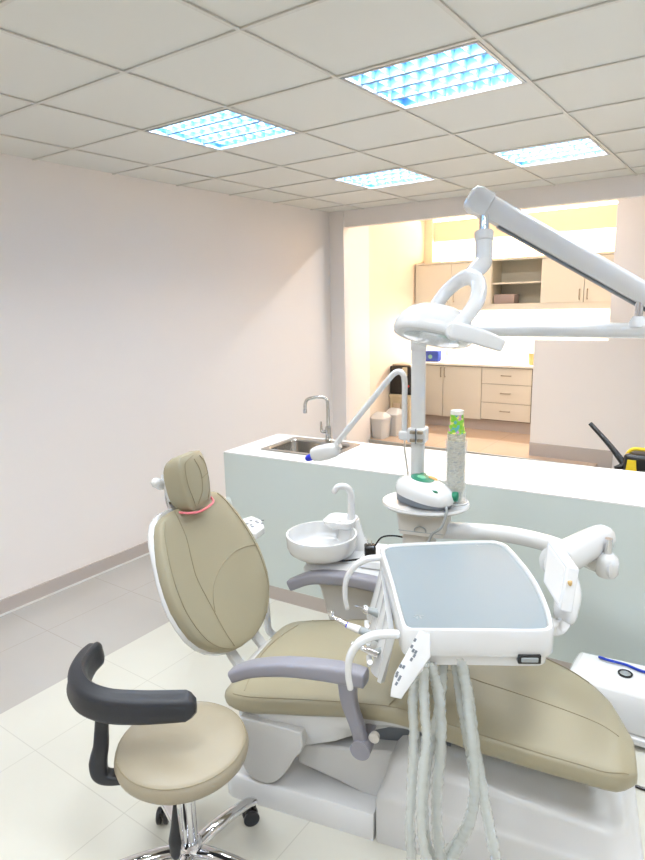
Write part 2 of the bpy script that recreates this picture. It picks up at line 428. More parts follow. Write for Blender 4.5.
tag(obj('storage_box', MB().rbox((-2.83, 8.22, 1.845), (.27, .2, .12), .006), 'mauvebox'), 'small mauve box on the bottom of the open cabinet shelf', 'box')
lc = thing('base_cabinet', 'long cream base cabinet with two doors and three drawers', 'cabinet', (-2.9, 8.2, .1))
LT, LB = .965, .25
obj('carcass', BB(-3.96, -1.36, 8.0, 8.44, LB, LT), 'gap', lc)
obj('plinth', BB(-3.96, -1.36, 8.03, 8.43, .1, LB), 'base', lc)
for x0, x1, hx in ((-3.95, -3.61, -3.635), (-3.603, -3.052, -3.575)):
    d = obj('door', BB(x0, x1, 7.98, 8.0, LB+.0, LT-.01), 'cab', lc, bev=.002); handle(d, (hx, 7.98, .87), False, .12)
for z0, z1 in ((.262, .487), (.493, .737), (.743, .955)):
    d = obj('drawer', BB(-3.044, -2.385, 7.98, 8.0, z0, z1), 'cab', lc, bev=.002); handle(d, (-2.715, 7.98, (z0+z1)/2+.01), True, .12)
tag(obj('countertop', BB(-4.09, -1.32, 7.95, 8.45, .968, 1.0), 'cwhite', bev=.004), 'white countertop running over the cream base cabinets', 'countertop')
# things on that counter
bx = thing('blue_pack', 'small blue printed pack standing on the white alcove countertop', 'box', (-3.82, 8.1, 1.0))
obj('carton', MB().rbox((-3.82, 8.12, 1.075), (.2, .12, .15), .006), mat('blue_carton', (45, 70, 160), .5), bx)
obj('picture', MB().lathe([(.03, 0), (.03, .004)], (-3.84, 8.06, 1.07), 16, (0, -1, 0)), mat('pale_green_print', (120, 170, 150), .5), bx)
tag(obj('tan_jar', MB().lathe([(.035, 0), (.045, .02), (.045, .09), (.05, .1), (.05, .15), (.0, .155)], (-2.43, 8.12, 1.0), 20), 'brown'), 'tan jar on the alcove counter at the edge of the half wall', 'jar')
tag(obj('loose_cable', MB().tube([(-3.7, 8.1, 1.008), (-3.62, 8.07, 1.1), (-3.55, 8.1, 1.05), (-3.46, 8.08, 1.10), (-3.38, 8.1, 1.01), (-3.28, 8.09, 1.09), (-3.2, 8.1, 1.13), (-3.15, 8.1, 1.06), (-3.2, 8.12, 1.01), (-3.3, 8.15, 1.008)], .007, 8, 6), M['seatshell']), 'looped pale cable lying on the alcove countertop beside the blue pack', 'cable')
tag(obj('kitchen_jug', MB().lathe([(.05, 0), (.065, .02), (.06, .1), (.05, .15), (.052, .17)], (-3.62, 8.2, 1.0), 20), 'cwhite'), 'pale jug on the alcove counter right of the blue pack', 'jug')
# black machine on small table
tb = thing('side_table', 'small cream plastic table under the black machine in the alcove', 'table', (-3.93, 7.45, .1))
obj('tabletop', MB().rbox((-3.925, 7.47, .6), (.33, .33, .04), .01), 'stoolwood', tb)
for x in (-4.06, -3.79):
    for y in (7.33, 7.61): obj('leg', MB().cyl((x, y, .1), (x*.0+x, y, .585), .024, .02, seg=10), 'stoolwood', tb)
obj('apron', BB(-4.07, -3.78, 7.32, 7.335, .5, .58), 'stoolwood', tb)
wd = thing('drinks_machine', 'black drinks machine standing on the small cream table', 'machine', (-3.93, 7.45, .62))
obj('body', MB().rbox((-3.925, 7.47, .81), (.32, .3, .38), .02), 'blackg', wd)
obj('lid', MB().rbox((-3.925, 7.47, 1.012), (.26, .26, .022), .008), 'nickel', wd)
obj('spout', MB().rbox((-3.85, 7.31, .93), (.07, .04, .12), .012), 'stoolwood', wd)
obj('indicator', MB().lathe([(.015, 0), (.015, .006)], (-3.8, 7.318, .74), 12, (0, -1, 0)), mat('red_indicator', (220, 50, 40), .4), wd)
tag(obj('power_cord', MB().tube([(-3.77, 7.5, .7), (-3.73, 7.48, .4), (-3.76, 7.4, .2), (-3.70, 7.36, .11), (-3.55, 7.4, .108)], .006, 6, 6), 'blackg'), 'black power cord hanging beside the small cream table', 'cable')
def bin_(x, y, h, label):
    t = thing('waste_bin', label, 'bin', (x, y, .1), 0, 'white swing-lid bins')
    pr = []
    def ring(z, k): return [Vector((x+sx*.10*k, y+sy*.12*k, z)) for sx, sy in ((-.8, -1), (.8, -1), (1, -.8), (1, .8), (.8, 1), (-.8, 1), (-1, .8), (-1, -.8))]
    obj('bin_body', MB().loft([ring(.1, .82), ring(.1+h, 1)]), 'seatshell', t, bev=.004)
    obj('bin_lid', MB().loft([ring(.1+h, 1.05), ring(.12+h, 1.05), [Vector((v.x, y+(v.y-y)*.75, v.z)) for v in ring(.17+h, .75)], [Vector((v.x, y+(v.y-y)*.3, v.z)) for v in ring(.19+h, .6)]]), 'seatshell', t, bev=.004)
bin_(-4.00, 6.93, .25, 'white swing-lid bin nearer to the step edge')
bin_(-3.93, 7.18, .27, 'white swing-lid bin behind the other, beside the cream table')

# ------------------------------------------------------------------ white service counter with sink
RZ = math.radians(4.2); K0 = Vector((-2.755, 2.77, 0))
def KC(x, y, z): return K0 + Matrix.Rotation(RZ, 3, 'Z') @ Vector((x, y, 0)) + Vector((0, 0, z))
kf = lambda q: KC(q.x, q.y, q.z)
CTOP = .934; KL, KW = 3.6, .61
ct = thing('service_counter', 'long white counter with pale mint front dividing the room', 'counter', KC(KL/2, KW/2, 0), RZ)
obj('counter_body', MB().box((KL/2, KW/2, (CTOP-.004+.09)/2), (KL, KW, CTOP-.004-.09), f=kf), 'mint', ct)
SBX0, SBX1, SBY0, SBY1 = .19, .69, .16, .53       # sink cut out
mb = MB(); mb.box((SBX0/2, KW/2, CTOP-.002), (SBX0, KW, .008), f=kf); mb.box(((SBX1+KL)/2, KW/2, CTOP-.002), (KL-SBX1, KW, .008), f=kf)
mb.box(((SBX0+SBX1)/2, SBY0/2, CTOP-.002), (SBX1-SBX0, SBY0, .008), f=kf); mb.box(((SBX0+SBX1)/2, (SBY1+KW)/2, CTOP-.002), (SBX1-SBX0, KW-SBY1, .008), f=kf)
obj('counter_surface', mb, 'ctop', ct)
obj('counter_plinth', MB().box((KL/2, KW/2, .045), (KL-.004, KW+.004, .09), f=kf), 'base', ct)
# body needs a hollow for the basin
cb = ct.children[0]
bmh = MB(); bmh.box(((SBX0+SBX1)/2, (SBY0+SBY1)/2, .87), (SBX1-SBX0-.005, SBY1-SBY0-.005, .3), f=kf)
cut = obj('cutter', bmh, 'mint')
mod = cb.modifiers.new('hollow', 'BOOLEAN'); mod.operation = 'DIFFERENCE'; mod.object = cut; mod.solver = 'EXACT'
dg = bpy.context.evaluated_depsgraph_get(); nm = bpy.data.meshes.new_from_object(cb.evaluated_get(dg)); cb.modifiers.clear(); cb.data = nm
bpy.data.objects.remove(cut)
sk = thing('kitchen_sink', 'stainless steel sink set into the white counter top', 'sink', KC((SBX0+SBX1)/2, (SBY0+SBY1)/2, CTOP))
def rrect(x0, x1, y0, y1, r, z, seg=4):
    q = []
    for sx, sy, a0 in ((1, 1, 0), (0, 1, PI/2), (0, 0, PI), (1, 0, 1.5*PI)):
        cx = (x1-r) if sx else (x0+r); cy = (y1-r) if sy else (y0+r)
        for j in range(seg+1): a = a0+PI/2*j/seg; q.append(KC(cx+r*math.cos(a), cy+r*math.sin(a), z))
    return q
X0, X1, Y0, Y1 = SBX0-.015, SBX1+.015, SBY0-.015, SBY1+.03
obj('rim', MB().loft([rrect(X0, X1, Y0, Y1, .02, CTOP+.002), rrect(X0+.003, X1-.003, Y0+.003, Y1-.003, .02, CTOP+.007), rrect(X0+.035, X1-.035, Y0+.035, Y1-.075, .04, CTOP+.007), rrect(X0+.04, X1-.04, Y0+.04, Y1-.08, .04, CTOP-.002)], caps=False), 'steel', sk)
a_, b_, c_, d_ = X0+.04, X1-.04, Y0+.04, Y1-.08
obj('basin', MB().loft([rrect(a_+.02, b_-.02, c_+.02, d_-.02, .05, CTOP-.15), rrect(a_+.008, b_-.008, c_+.008, d_-.008, .05, CTOP-.12), rrect(a_, b_, c_, d_, .04, CTOP-.002)], caps=False), 'steel', sk)
obj('basin_floor', MB().loft([rrect(a_+.02, b_-.02, c_+.02, d_-.02, .05, CTOP-.152), rrect(a_+.02, b_-.02, c_+.02, d_-.02, .05, CTOP-.148)]), 'steel', sk)
obj('drain', MB().lathe([(.035, 0), (.035, .004), (.025, .002)], KC((a_+b_)/2, (c_+d_)/2, CTOP-.148), 20), 'chrome', sk)
fc = thing('kitchen_faucet', 'tall chrome gooseneck faucet standing behind the sink', 'faucet', KC(.44, .575, CTOP+.002))
fp = KC(.44, .575, 0)
obj('faucet_base', MB().lathe([(.026, .002), (.026, .008), (.02, .012), (.019, .09), (.015, .1)], (fp.x, fp.y, CTOP), 20), 'steel', fc)
obj('spout', MB().tube([Vector((fp.x, fp.y, CTOP+.09)), Vector((fp.x, fp.y, CTOP+.25)), Vector((fp.x-.008, fp.y-.002, CTOP+.283)), Vector((fp.x-.04, fp.y-.01, CTOP+.297)), Vector((fp.x-.10, fp.y-.035, CTOP+.29)), Vector((fp.x-.135, fp.y-.047, CTOP+.277)), Vector((fp.x-.15, fp.y-.052, CTOP+.245)), Vector((fp.x-.152, fp.y-.053, CTOP+.2))], .0115, 12, 6), 'steel', fc)
obj('aerator', MB().cyl((fp.x-.152, fp.y-.053, CTOP+.185), (fp.x-.152, fp.y-.053, CTOP+.21), .014), 'steel', fc)
obj('lever', MB().tube([(fp.x-.01, fp.y-.01, CTOP+.06), (fp.x-.04, fp.y-.02, CTOP+.065), (fp.x-.045, fp.y-.02, CTOP+.13)], [.013, .01, .006], 10, 5), 'steel', fc)

# ------------------------------------------------------------------ white compressor box by the counter + hose
cp = thing('suction_unit', 'white floor box with a round gauge against the mint counter front', 'machine', (-.28, 2.72, 0), RZ)
def cring(z, y0, xl, r=.02):
    q = []
    for x, y in ((xl, y0), (.02, y0+.04), (.02, 2.86), (xl+.0, 2.78)): q.append(Vector((x, y, z)))
    return q
obj('housing', MB().loft([cring(.055, 2.56, -.55), cring(.19, 2.555, -.57), cring(.235, 2.575, -.565), cring(.255, 2.63, -.55)]), 'white', cp, bev=.012)
obj('base_flange', MB().loft([cring(.022, 2.545, -.565), cring(.055, 2.545, -.565)]), 'white', cp, bev=.006)
obj('foot_skid', MB().loft([cring(0, 2.6, -.52), cring(.024, 2.6, -.52)]), 'blackg', cp)
gz = pl = Vector((-.35, 2.69, .256))
obj('gauge_bezel', MB().lathe([(.028, -.004), (.03, .006), (.024, .008), (.022, .004), (0, .004)], gz, 28), 'blackg', cp)
obj('gauge_face', MB().lathe([(.022, .0045), (.018, .007), (0, .008)], gz, 24), 'hpgrey', cp)
tag(obj('air_hose', MB().tube([(-.47, 2.76, .262), (-.43, 2.745, .268), (-.36, 2.755, .264), (-.29, 2.74, .264), (-.2, 2.75, .264), (-.08, 2.8, .264)], .006, 8, 6), 'hose_blue'), 'bright blue air hose lying on the white floor box', 'hose')
tag(obj('floor_cable', MB().tube([(-.56, 2.5, .006), (-.5, 2.47, .006), (-.4, 2.41, .006), (-.3, 2.36, .008), (-.2, 2.35, .006), (-.05, 2.4, .006)], .006, 8, 6), 'blackg'), 'black cable on the floor in front of the white floor box', 'cable')

# ------------------------------------------------------------------ pressure washer behind the counter
pw = thing('pressure_washer', 'yellow and black machine with a long black lance behind the counter', 'machine', (-.60, 4.45, 0))
obj('body', MB().rbox((-.56, 4.5, .38), (.26, .3, .74), .04), 'blackg', pw)
obj('shell', MB().rbox((-.56, 4.48, .60), (.2, .27, .3), .05), 'yellow', pw)
obj('front_panel', MB().prism([Vector((-.665, 4.335, .70)), Vector((-.595, 4.335, .70)), Vector((-.605, 4.335, .80)), Vector((-.655, 4.335, .80))][::-1], [Vector((-.665, 4.36, .70)), Vector((-.595, 4.36, .70)), Vector((-.605, 4.36, .80)), Vector((-.655, 4.36, .80))][::-1]), 'yellow', pw)
obj('top_cover', MB().rbox((-.565, 4.48, .775), (.24, .26, .12), .03), 'blackg', pw)
obj('grip', MB().tube([(-.68, 4.42, .80), (-.65, 4.42, .85), (-.60, 4.42, .862), (-.5, 4.42, .85), (-.46, 4.42, .78)], .012, 8, 5), 'yellow', pw)
obj('hose_nozzle', MB().tube([(-.74, 4.40, .72), (-.69, 4.42, .735), (-.64, 4.45, .74)], [.012, .022, .024], 10, 4), 'blackg', pw)
obj('lance', MB().tube([(-.94, 4.55, .98), (-.80, 4.5, .855), (-.68, 4.45, .73)], [.015, .018, .024], 10, 4), 'blackg', pw)

# ------------------------------------------------------------------ dental chair frame
TH = math.radians(13.3); O0 = Vector((-1.50, 1.45, 0)); UU = Vector((math.cos(TH), math.sin(TH), 0)); VV = Vector((-math.sin(TH), math.cos(TH), 0)); ZZ = Vector((0, 0, 1))
def W(s, t, z): return O0+UU*s+VV*t+ZZ*z
wf = lambda q: W(q.x, q.y, q.z)
dc = thing('dental_chair', 'olive tan reclining dental chair with white base', 'dental chair', W(.6, .28, 0), TH)
NU = 18
def section(f, s, tc, w, zt, th, crown, e=3.0):
    top = []
    for i in range(NU+1):
        u = -1+2*i/NU; top.append((u*.985, zt+crown*(1-abs(u)**e)))
    pts = [(a*w, z) for a, z in top]
    side = [(1.0, -.12), (1.02, -.4), (1.0, -.75), (.95, -.97)]
    pts += [(a*w, zt+th*b) for a, b in side]+[(.6*w, zt-th), (0, zt-th), (-.6*w, zt-th)]+[(-a*w, zt+th*b) for a, b in reversed(side)]
    return [f(s, tc+x, z) for x, z in pts]
def interp(tab, x):
    if x <= tab[0][0]: return tab[0][1]
    for (a, b), (c, d) in zip(tab, tab[1:]):
        if x <= c: return b+(d-b)*(x-a)/(c-a)
    return tab[-1][1]
def smoothtab(tab, x, h=.04): return sum(interp(tab, x+h*k/3) for k in range(-3, 4))/7
# seat + leg rest
SZ = [(-.1, .425), (0, .432), (.1, .45), (.3, .49), (.5, .525), (.64, .545), (.75, .535), (.9, .515), (1.1, .495), (1.36, .478)]
STH = [(0, .065), (.1, .07), (.5, .06), (.66, .065), (.9, .07), (1.36, .06)]
S0, S1 = -.04, 1.372
FARE = [(.8, .604), (.95, .598), (1.05, .575), (1.13, .54), (1.2, .50), (1.27, .43), (1.32, .35), (1.35, .27), (1.37, .17)]
NEARE = [(.8, -.01), (1.3, -.004), (1.34, .01), (1.36, .03), (1.37, .06)]
def seat_w(s):
    w = .307; tc = .297
    if s < .14: k = (s-S0)/(.14-S0); w *= .80+.20*math.sqrt(max(0, 1-(1-k)**2))
    if s > .8:
        ft = smoothtab(FARE, s, .03); nt = smoothtab(NEARE, s, .03)
        tc, w = (ft+nt)/2, (ft-nt)/2
    return tc, w
def seat_top(s, u): return smoothtab(SZ, s)+.03*(1-abs(u)**3)*endk(s)
def endk(s): return min(1, max(0, (s-S0)/.05), max(0, (S1-s)/.06))**.5 if S0 < s < S1 else 0
rings = []
ss = [S0+.002, S0+.008, S0+.02, S0+.04, S0+.07]+[.05+.05*i for i in range(25)]+[1.28, 1.31, 1.335, 1.35, 1.36, 1.367]
for s in ss:
    tc, w = seat_w(s); k = endk(s); th = interp(STH, s)
    zt = smoothtab(SZ, s)-.02*(1-k)
    rings.append(section(W, s, tc, w-.015*(1-k), zt, th*(.45+.55*k), .03*k))
cush = obj('seat_cushion', MB().loft(rings), 'leather', dc, ang=60)
def seat_line(pts, r=.0022, lift=.0005, n=10):
    out = []
    for p in crom([Vector((a, b, 0)) for a, b in pts], n):
        tc, w = seat_w(p.x); u = (p.y-tc)/w; out.append(W(p.x, p.y, seat_top(p.x, min(1, abs(u)))+lift))
    return out
mb = MB()
edge = [(s, seat_w(s)[0]-seat_w(s)[1]*.965) for s in [.02+.06*i for i in range(23)]]
edge2 = [(s, seat_w(s)[0]+seat_w(s)[1]*.93) for s in [.1+.06*i for i in range(20)]]
for L in (edge, edge2, [(.62, -.0), (.66, .12), (.66, .45), (.62, .56)], [(.80, .0), (.735, .12), (.705, .235), (.9, .235), (1.1, .22), (1.25, .19), (1.32, .15)], [(.06, .03), (.02, .28), (.06, .52)]):
    mb.tube(seat_line(L), 0.0017, 6, smooth=False)
obj('stitching', mb, 'seam', cush)
# seat pan under the cushion: white shell with rear skirt
def panring(s, tc, w, zt, zb): return [W(s, tc-w, zt), W(s, tc-w*.97, (zt*2+zb)/3), W(s, tc-w*.8, zb), W(s, tc+w*.8, zb), W(s, tc+w*.97, (zt*2+zb)/3), W(s, tc+w, zt)]
rings = []
for s, w, zt, zb in ((.0, .2, .365, .31), (.03, .255, .372, .26), (.15, .265, .385, .245), (.28, .265, .41, .25), (.40, .265, .435, .30), (.5, .262, .455, .36), (.6, .258, .468, .405), (.72, .25, .455, .42), (.9, .235, .44, .415), (1.1, .2, .425, .405), (1.2, .15, .42, .41)):
    rings.append(panring(s, .285, w, zt, zb))
obj('seat_shell', MB().loft(rings), 'white', dc, ang=50)
# rounded side shield at the rear
mb = MB()
sh = [(p.x, p.y) for p in crom([Vector((a, b, 0)) for a, b in [(.05, .36), (.045, .24), (.05, .17), (.07, .128), (.11, .106), (.16, .108), (.20, .135), (.24, .19), (.27, .245), (.30, .29), (.30, .36)]], 4)]
mb.loft([[W(a, t, z) for a, z in sh] for t in (.0, .05)])
obj('side_shield', mb, 'seatshell', dc, bev=.006)
# lift arm
mb = MB()
la = [(.24, .235), (.24, .15), (.4, .12), (.48, .10), (.55, .06), (.60, .06), (.70, .17), (.70, .30), (.62, .30), (.4, .26)]
mb.loft([[W(a, t, z) for a, z in la] for t in (.09, .46)])
obj('lift_arm', mb, 'seatshell', dc, bev=.008)
obj('lift_column', MB().prism([W(.45, .15, .2), W(.8, .15, .2), W(.8, .42, .2), W(.45, .42, .2)], [W(.5, .16, .45), W(.8, .16, .45), W(.8, .4, .45), W(.5, .4, .45)]), 'dgrey', dc)
# base
def rring(f, s0, s1, t0, t1, r, z, seg=4, zb=None):
    q = []
    for sx, sy, a0 in ((1, 1, 0), (0, 1, PI/2), (0, 0, PI), (1, 0, 1.5*PI)):
        rr = r if not isinstance(r, tuple) else r[sx]; cx = (s1-rr) if sx else (s0+rr); cy = (t1-rr) if sy else (t0+rr)
        for j in range(seg+1):
            a = a0+PI/2*j/seg; x = cx+rr*math.cos(a); q.append(f(x, cy+rr*math.sin(a), z if zb is None else z+(zb-z)*(x-s0)/(s1-s0)))
    return q
obj('base_plinth', MB().loft([rring(W, -.04, .565, -.0, .55, (.05, .006), 0), rring(W, -.04, .565, -.0, .55, (.05, .006), .09), rring(W, -.034, .563, .008, .545, (.05, .006), .1)]), 'white', dc, ang=50)
mb = MB().loft([rring(W, .572, 1.41, -.0, .57, (.012, .09), 0), rring(W, .572, 1.41, -.0, .57, (.012, .09), .17, zb=.14), rring(W, .578, 1.4, .010, .56, (.014, .09), .19, zb=.152), rring(W, .59, 1.385, .026, .545, (.02, .09), .205, zb=.160),
                rring(W, .605, 1.365, .036, .53, (.04, .085), .29, zb=.225), rring(W, .63, 1.345, .055, .51, (.05, .08), .325, zb=.243), rring(W, .68, 1.31, .1, .47, (.06, .07), .342, zb=.25)])
obj('base_cover', mb, 'seatshell', dc, ang=60)
# backrest
AL = math.radians(25)
NB = (UU*math.cos(AL)+ZZ*math.sin(AL)); UPB = (-UU*math.sin(AL)+ZZ*math.cos(AL)); PB = W(0, .287, .42)
def BK(h, t, n): return PB+UPB*h+VV*t+NB*n
BW = [(.098, .03), (.104, .09), (.115, .14), (.14, .19), (.17, .235), (.21, .275), (.26, .305), (.32, .322), (.38, .33), (.44, .325), (.5, .312), (.56, .292), (.62, .266), (.66, .243), (.69, .215), (.705, .185), (.712, .15)]
BW = [(h, w*.98) for h, w in BW]
def bw(h): return interp(BW, h)
rings = []
for h, w in BW:
    k = min(1, (h-.085)/.05, (.722-h)/.035)**.5
    rings.append(section(BK, h, 0, w-.004, -.0, .058*(.4+.6*k), .012*k, 4))
bc = obj('backrest_cushion', MB().loft(rings), 'leather', dc, ang=60)
mb = MB()
def bline(pts, n=8): return [BK(p.x, p.y, .012*(1-abs(p.y/max(bw(p.x), .05))**4)+.0008) for p in crom([Vector((a, b, 0)) for a, b in pts], n)]
hs = [.13+.04*i for i in range(15)]
for L in ([(h, -bw(h)*.90) for h in hs], [(h, bw(h)*.90) for h in hs], [(.708, -.12), (.6, -.125), (.5, -.155), (.436, -.168), (.33, -.162), (.2, -.15), (.128, -.13)],
          [(.40, .29), (.425, .2), (.435, .1), (.42, .0), (.385, -.085), (.34, -.13), (.29, -.155)]):
    mb.tube(bline(L), .0019, 6, smooth=False)
obj('stitching', mb, 'seam', bc)
rings = []
for h, w in BW:
    k = min(1, (h-.085)/.06, (.735-h)/.05)**.5
    rings.append(section(BK, h*1.0+(.012 if h > .6 else -.006), 0, w-.003, -.034, .036*(.3+.7*k), 0, 4))
obj('backrest_shell', MB().loft(rings), 'white', dc, ang=60)
obj('backrest_hinge', MB().strip([W(-.02, .28, .44), W(.04, .28, .36), W(.12, .28, .3)], .24, .06, VV), 'seatshell', dc)
mb = MB()
for t in (.2, .38): mb.strip([BK(.22, t-.28, -.07), BK(.06, t-.28, -.06), W(.03, t, .36), W(.1, t, .3)], .05, .02, VV)
obj('recline_bar', mb, 'seatshell', dc)
# headrest
AH = math.radians(10); NH = UU*math.cos(AH)+ZZ*math.sin(AH); UPH = -UU*math.sin(AH)+ZZ*math.cos(AH); PH = BK(.69, .01, .0)
def HR(h, t, n): return PH+UPH*(h*.93+.112)+VV*(t-.022)+NH*n
rings = []
for i in range(15):
    h = -.118+.236*i/14; k = max(0, 1-abs(h/.1205)**3.2)**.5
    w = .092*(.62+.38*k); rings.append(section(HR, h, 0, w*(.98+.35*h), .055, .088*(.35+.65*k), .022*k, 2.4))
hc = obj('headrest_cushion', MB().loft(rings), 'leather', dc, ang=60)
mb = MB()
def hline(pts): return [HR(p.x, p.y, .0565+.022*max(0, 1-abs(p.y/.099)**2.4)*max(0, 1-abs(p.x/.1205)**3.2)**.5) for p in crom([Vector((a, b, 0)) for a, b in pts], 8)]
for L in ([(-.095, -.04), (-.04, .0), (.03, .012), (.095, -.005)], [(-.1, -.055), (0, -.072), (.08, -.066), (.1, -.04), (.11, .0)], [(.005, .015), (.012, .075)], [(-.1, .03), (-.03, .065), (.05, .07), (.1, .04)]):
    mb.tube(hline(L), .002, 6, smooth=False)
obj('stitching', mb, 'seam', hc)
obj('headrest_back', MB().loft([section(HR, h, 0, .07*(.7+.3*max(0, 1-abs(h/.09)**2)), -.03, .03, 0) for h in (-.07, -.05, 0, .03, .05)]), 'white', dc, ang=60)
obj('headrest_bar', MB().strip([HR(.02, 0, -.07), HR(-.09, 0, -.085), BK(.6, 0, -.08)], .06, .018, VV), 'chrome', dc)
obj('headrest_knob', MB().tube([HR(.01, -.06, -.07), HR(.03, -.10, -.06)], [.022, .02], 14, round_end=True), 'white', dc)
obj('pink_band', MB().tube([HR(-.112, -.085, .0), HR(-.122, -.075, .055), HR(-.128, -.03, .075), HR(-.122, .045, .076), HR(-.112, .078, .06), HR(-.09, .09, .03)], .005, 8, 6), 'pink', dc)
# armrests
def armrest(pts, w, h, side_t, post):
    a = obj('armrest', MB().strip([W(s, t, z) for s, t, z in pts], w, h, VV, r=.5), 'arm', dc)
    obj('armrest_post', MB().strip([W(*p) for p in post], [.044, .04, .04], [.062, .046, .042], VV, r=.5), 'arm', a)
    e = post[-1]
    obj('pivot_cap', MB().lathe([(0, -.03), (.03, -.028), (.034, -.02), (.034, .03), (.0, .03)], W(*e), 24, -VV), 'arm', a)
    return a
armrest([(.075, -.06, .578), (.16, -.06, .62), (.28, -.06, .652), (.40, -.06, .668), (.50, -.06, .674), (.562, -.06, .672)], [.06, .066, .066, .06], [.042, .046, .05, .054, .058, .05], -.06, [(.50, -.058, .655), (.505, -.055, .57), (.53, -.05, .48), (.545, -.045, .41)])
armrest([(-.035, .66, .575), (.06, .66, .622), (.16, .66, .64), (.28, .66, .645), (.4, .66, .635), (.46, .66, .615)], [.06, .066, .06], [.05, .054, .058, .07], .66, [(.40, .655, .61), (.44, .65, .53), (.48, .64, .44), (.5, .635, .37)])
obj('pivot_knob', MB().lathe([(0, 0), (.016, .002), (.018, .02), (0, .022)], W(.585, -.03, .45), 16, -VV), 'cream', dc)
obj('armrest_axle', MB().cyl(W(.545, -.045, .41), W(.545, .05, .42), .02), 'arm', dc)
obj('armrest_axle', MB().cyl(W(.5, .635, .37), W(.5, .5, .40), .02), 'arm', dc)

# ------------------------------------------------------------------ water unit with spittoon, column and shelf plate
wu = thing('spittoon_unit', 'white unit with round cuspidor bowl standing behind the chair', 'dental unit', W(.4, .82, 0), TH)
def wbox(s0, s1, t0, t1, z0, z1, ins=0): return MB().loft([rring(W, s0+ins, s1-ins, t0+ins*.5, t1-ins*.5, .03, z0), rring(W, s0, s1, t0, t1, .03, z1)])
obj('unit_body', MB().loft([rring(W, .30, .56, .70, .93, .03, .0), rring(W, .27, .56, .70, .93, .03, .15), rring(W, .14, .52, .70, .95, .03, .35), rring(W, .09, .50, .69, .96, .03, .56), rring(W, .05, .50, .68, .98, .03, .625)]), 'cream', wu, ang=50)
obj('unit_cover', MB().loft([rring(W, .03, .56, .70, 1.0, .07, .63), rring(W, .0, .58, .69, 1.02, .07, .645), rring(W, .01, .57, .70, 1.01, .07, .67), rring(W, .05, .54, .73, .98, .06, .685)]), 'white', wu, ang=50)
obj('cover_ledge', MB().loft([rring(W, .26, .56, .71, .95, .03, .683), rring(W, .27, .55, .72, .94, .03, .715)]), 'white', wu, bev=.004)
bcx = W(.075, .78, 0); bl = obj('cuspidor_bowl', MB().lathe([(.02, .69), (.09, .692), (.132, .70), (.154, .716), (.163, .738), (.167, .79), (.1665, .796), (.158, .796), (.157, .79), (.150, .748), (.140, .73), (.12, .72), (.02, .712), (0, .712)], (bcx.x, bcx.y, 0), 48), 'white', wu, ang=45)
obj('bowl_drain', MB().lathe([(.022, 0), (.024, .004), (.012, .006), (0, .004)], (bcx.x, bcx.y, .712), 20), 'cream', bl)
obj('bowl_neck', MB().lathe([(.09, .62), (.07, .66), (.06, .70)], (bcx.x, bcx.y, 0), 24), 'white', wu)
# cup filler stand
obj('filler_stand', MB().loft([rring(W, .09, .26, .88, .99, .04, .68), rring(W, .10, .23, .89, .98, .04, .74), rring(W, .115, .205, .90, .98, .035, .82)]), 'white', wu, ang=50)
obj('filler_tray', MB().loft([rring(W, .075, .19, .86, .97, .03, .79), rring(W, .055, .197, .835, .975, .04, .81), rring(W, .05, .20, .83, .98, .04, .832), rring(W, .062, .19, .842, .968, .035, .832), rring(W, .075, .18, .85, .96, .03, .817)]), 'white', wu, ang=50)
mb = MB(); c0 = W(.125, .9, .818)
for i in range(6): a = i*PI/3; mb.lathe([(.009, 0), (.006, .006), (0, .006)], (c0.x+.03*math.cos(a), c0.y+.025*math.sin(a), c0.z), 10)
mb.lathe([(.012, 0), (.01, .006), (0, .006)], c0, 12)
obj('tray_studs', mb, 'screenw', wu)
obj('filler_spout', MB().tube([W(.165, .945, .82), W(.165, .945, .93), W(.158, .94, .965), W(.14, .93, .985), W(.11, .915, .985), W(.095, .905, .965)], [.019, .017, .016, .016, .015, .014], 14, 6, round_end=True), 'white', wu)
# column, drawer box, plate
obj('column', MB().loft([rring(W, .46, .60, .72, .9, .03, .0), rring(W, .47, .60, .73, .88, .03, .86)]), 'cream', wu, bev=.0, ang=50)
dbx = obj('drawer_box', MB().loft([rring(W, .465, .655, .71, .90, .012, .868), rring(W, .455, .665, .70, .91, .012, .965)]), 'cream', wu, ang=50)
obj('thumb_notch', MB().tube([W(.535, .702, .89), W(.54, .70, .905), W(.56, .699, .914), W(.58, .70, .905), W(.585, .702, .89)], .003, 6, 6), 'hpgrey', dbx)
obj('drawer_seam', MB().tube([W(.464, .7075, .885), W(.657, .7075, .885)], .0016, 6, smooth=False), 'hpgrey', dbx)
def ell(cs, ctt, rs, rt, z, n=40): return [W(cs+rs*math.cos(2*PI*i/n), ctt+rt*math.sin(2*PI*i/n), z) for i in range(n)]
obj('shelf_plate', MB().loft([ell(.56, .80, .14, .11, .963), ell(.56, .80, .178, .15, .975), ell(.56, .80, .19, .16, .986), ell(.56, .80, .187, .157, .996), ell(.56, .80, .178, .15, .992)]), 'white', wu, ang=50)
cc = W(.684, .83, 0)
obj('cup_holder_base', MB().lathe([(.03, .955), (.04, .965), (.052, .985), (.056, .998), (.052, 1.0), (.048, .994), (0, .994)], (cc.x, cc.y, 0), 32), 'white', wu)
obj('cup_tube', MB().lathe([(.046, .995), (.046, 1.262), (.0475, 1.264), (.0475, 1.27), (.044, 1.27), (.0435, .997)], (cc.x, cc.y, 0), 32), 'frost', wu)

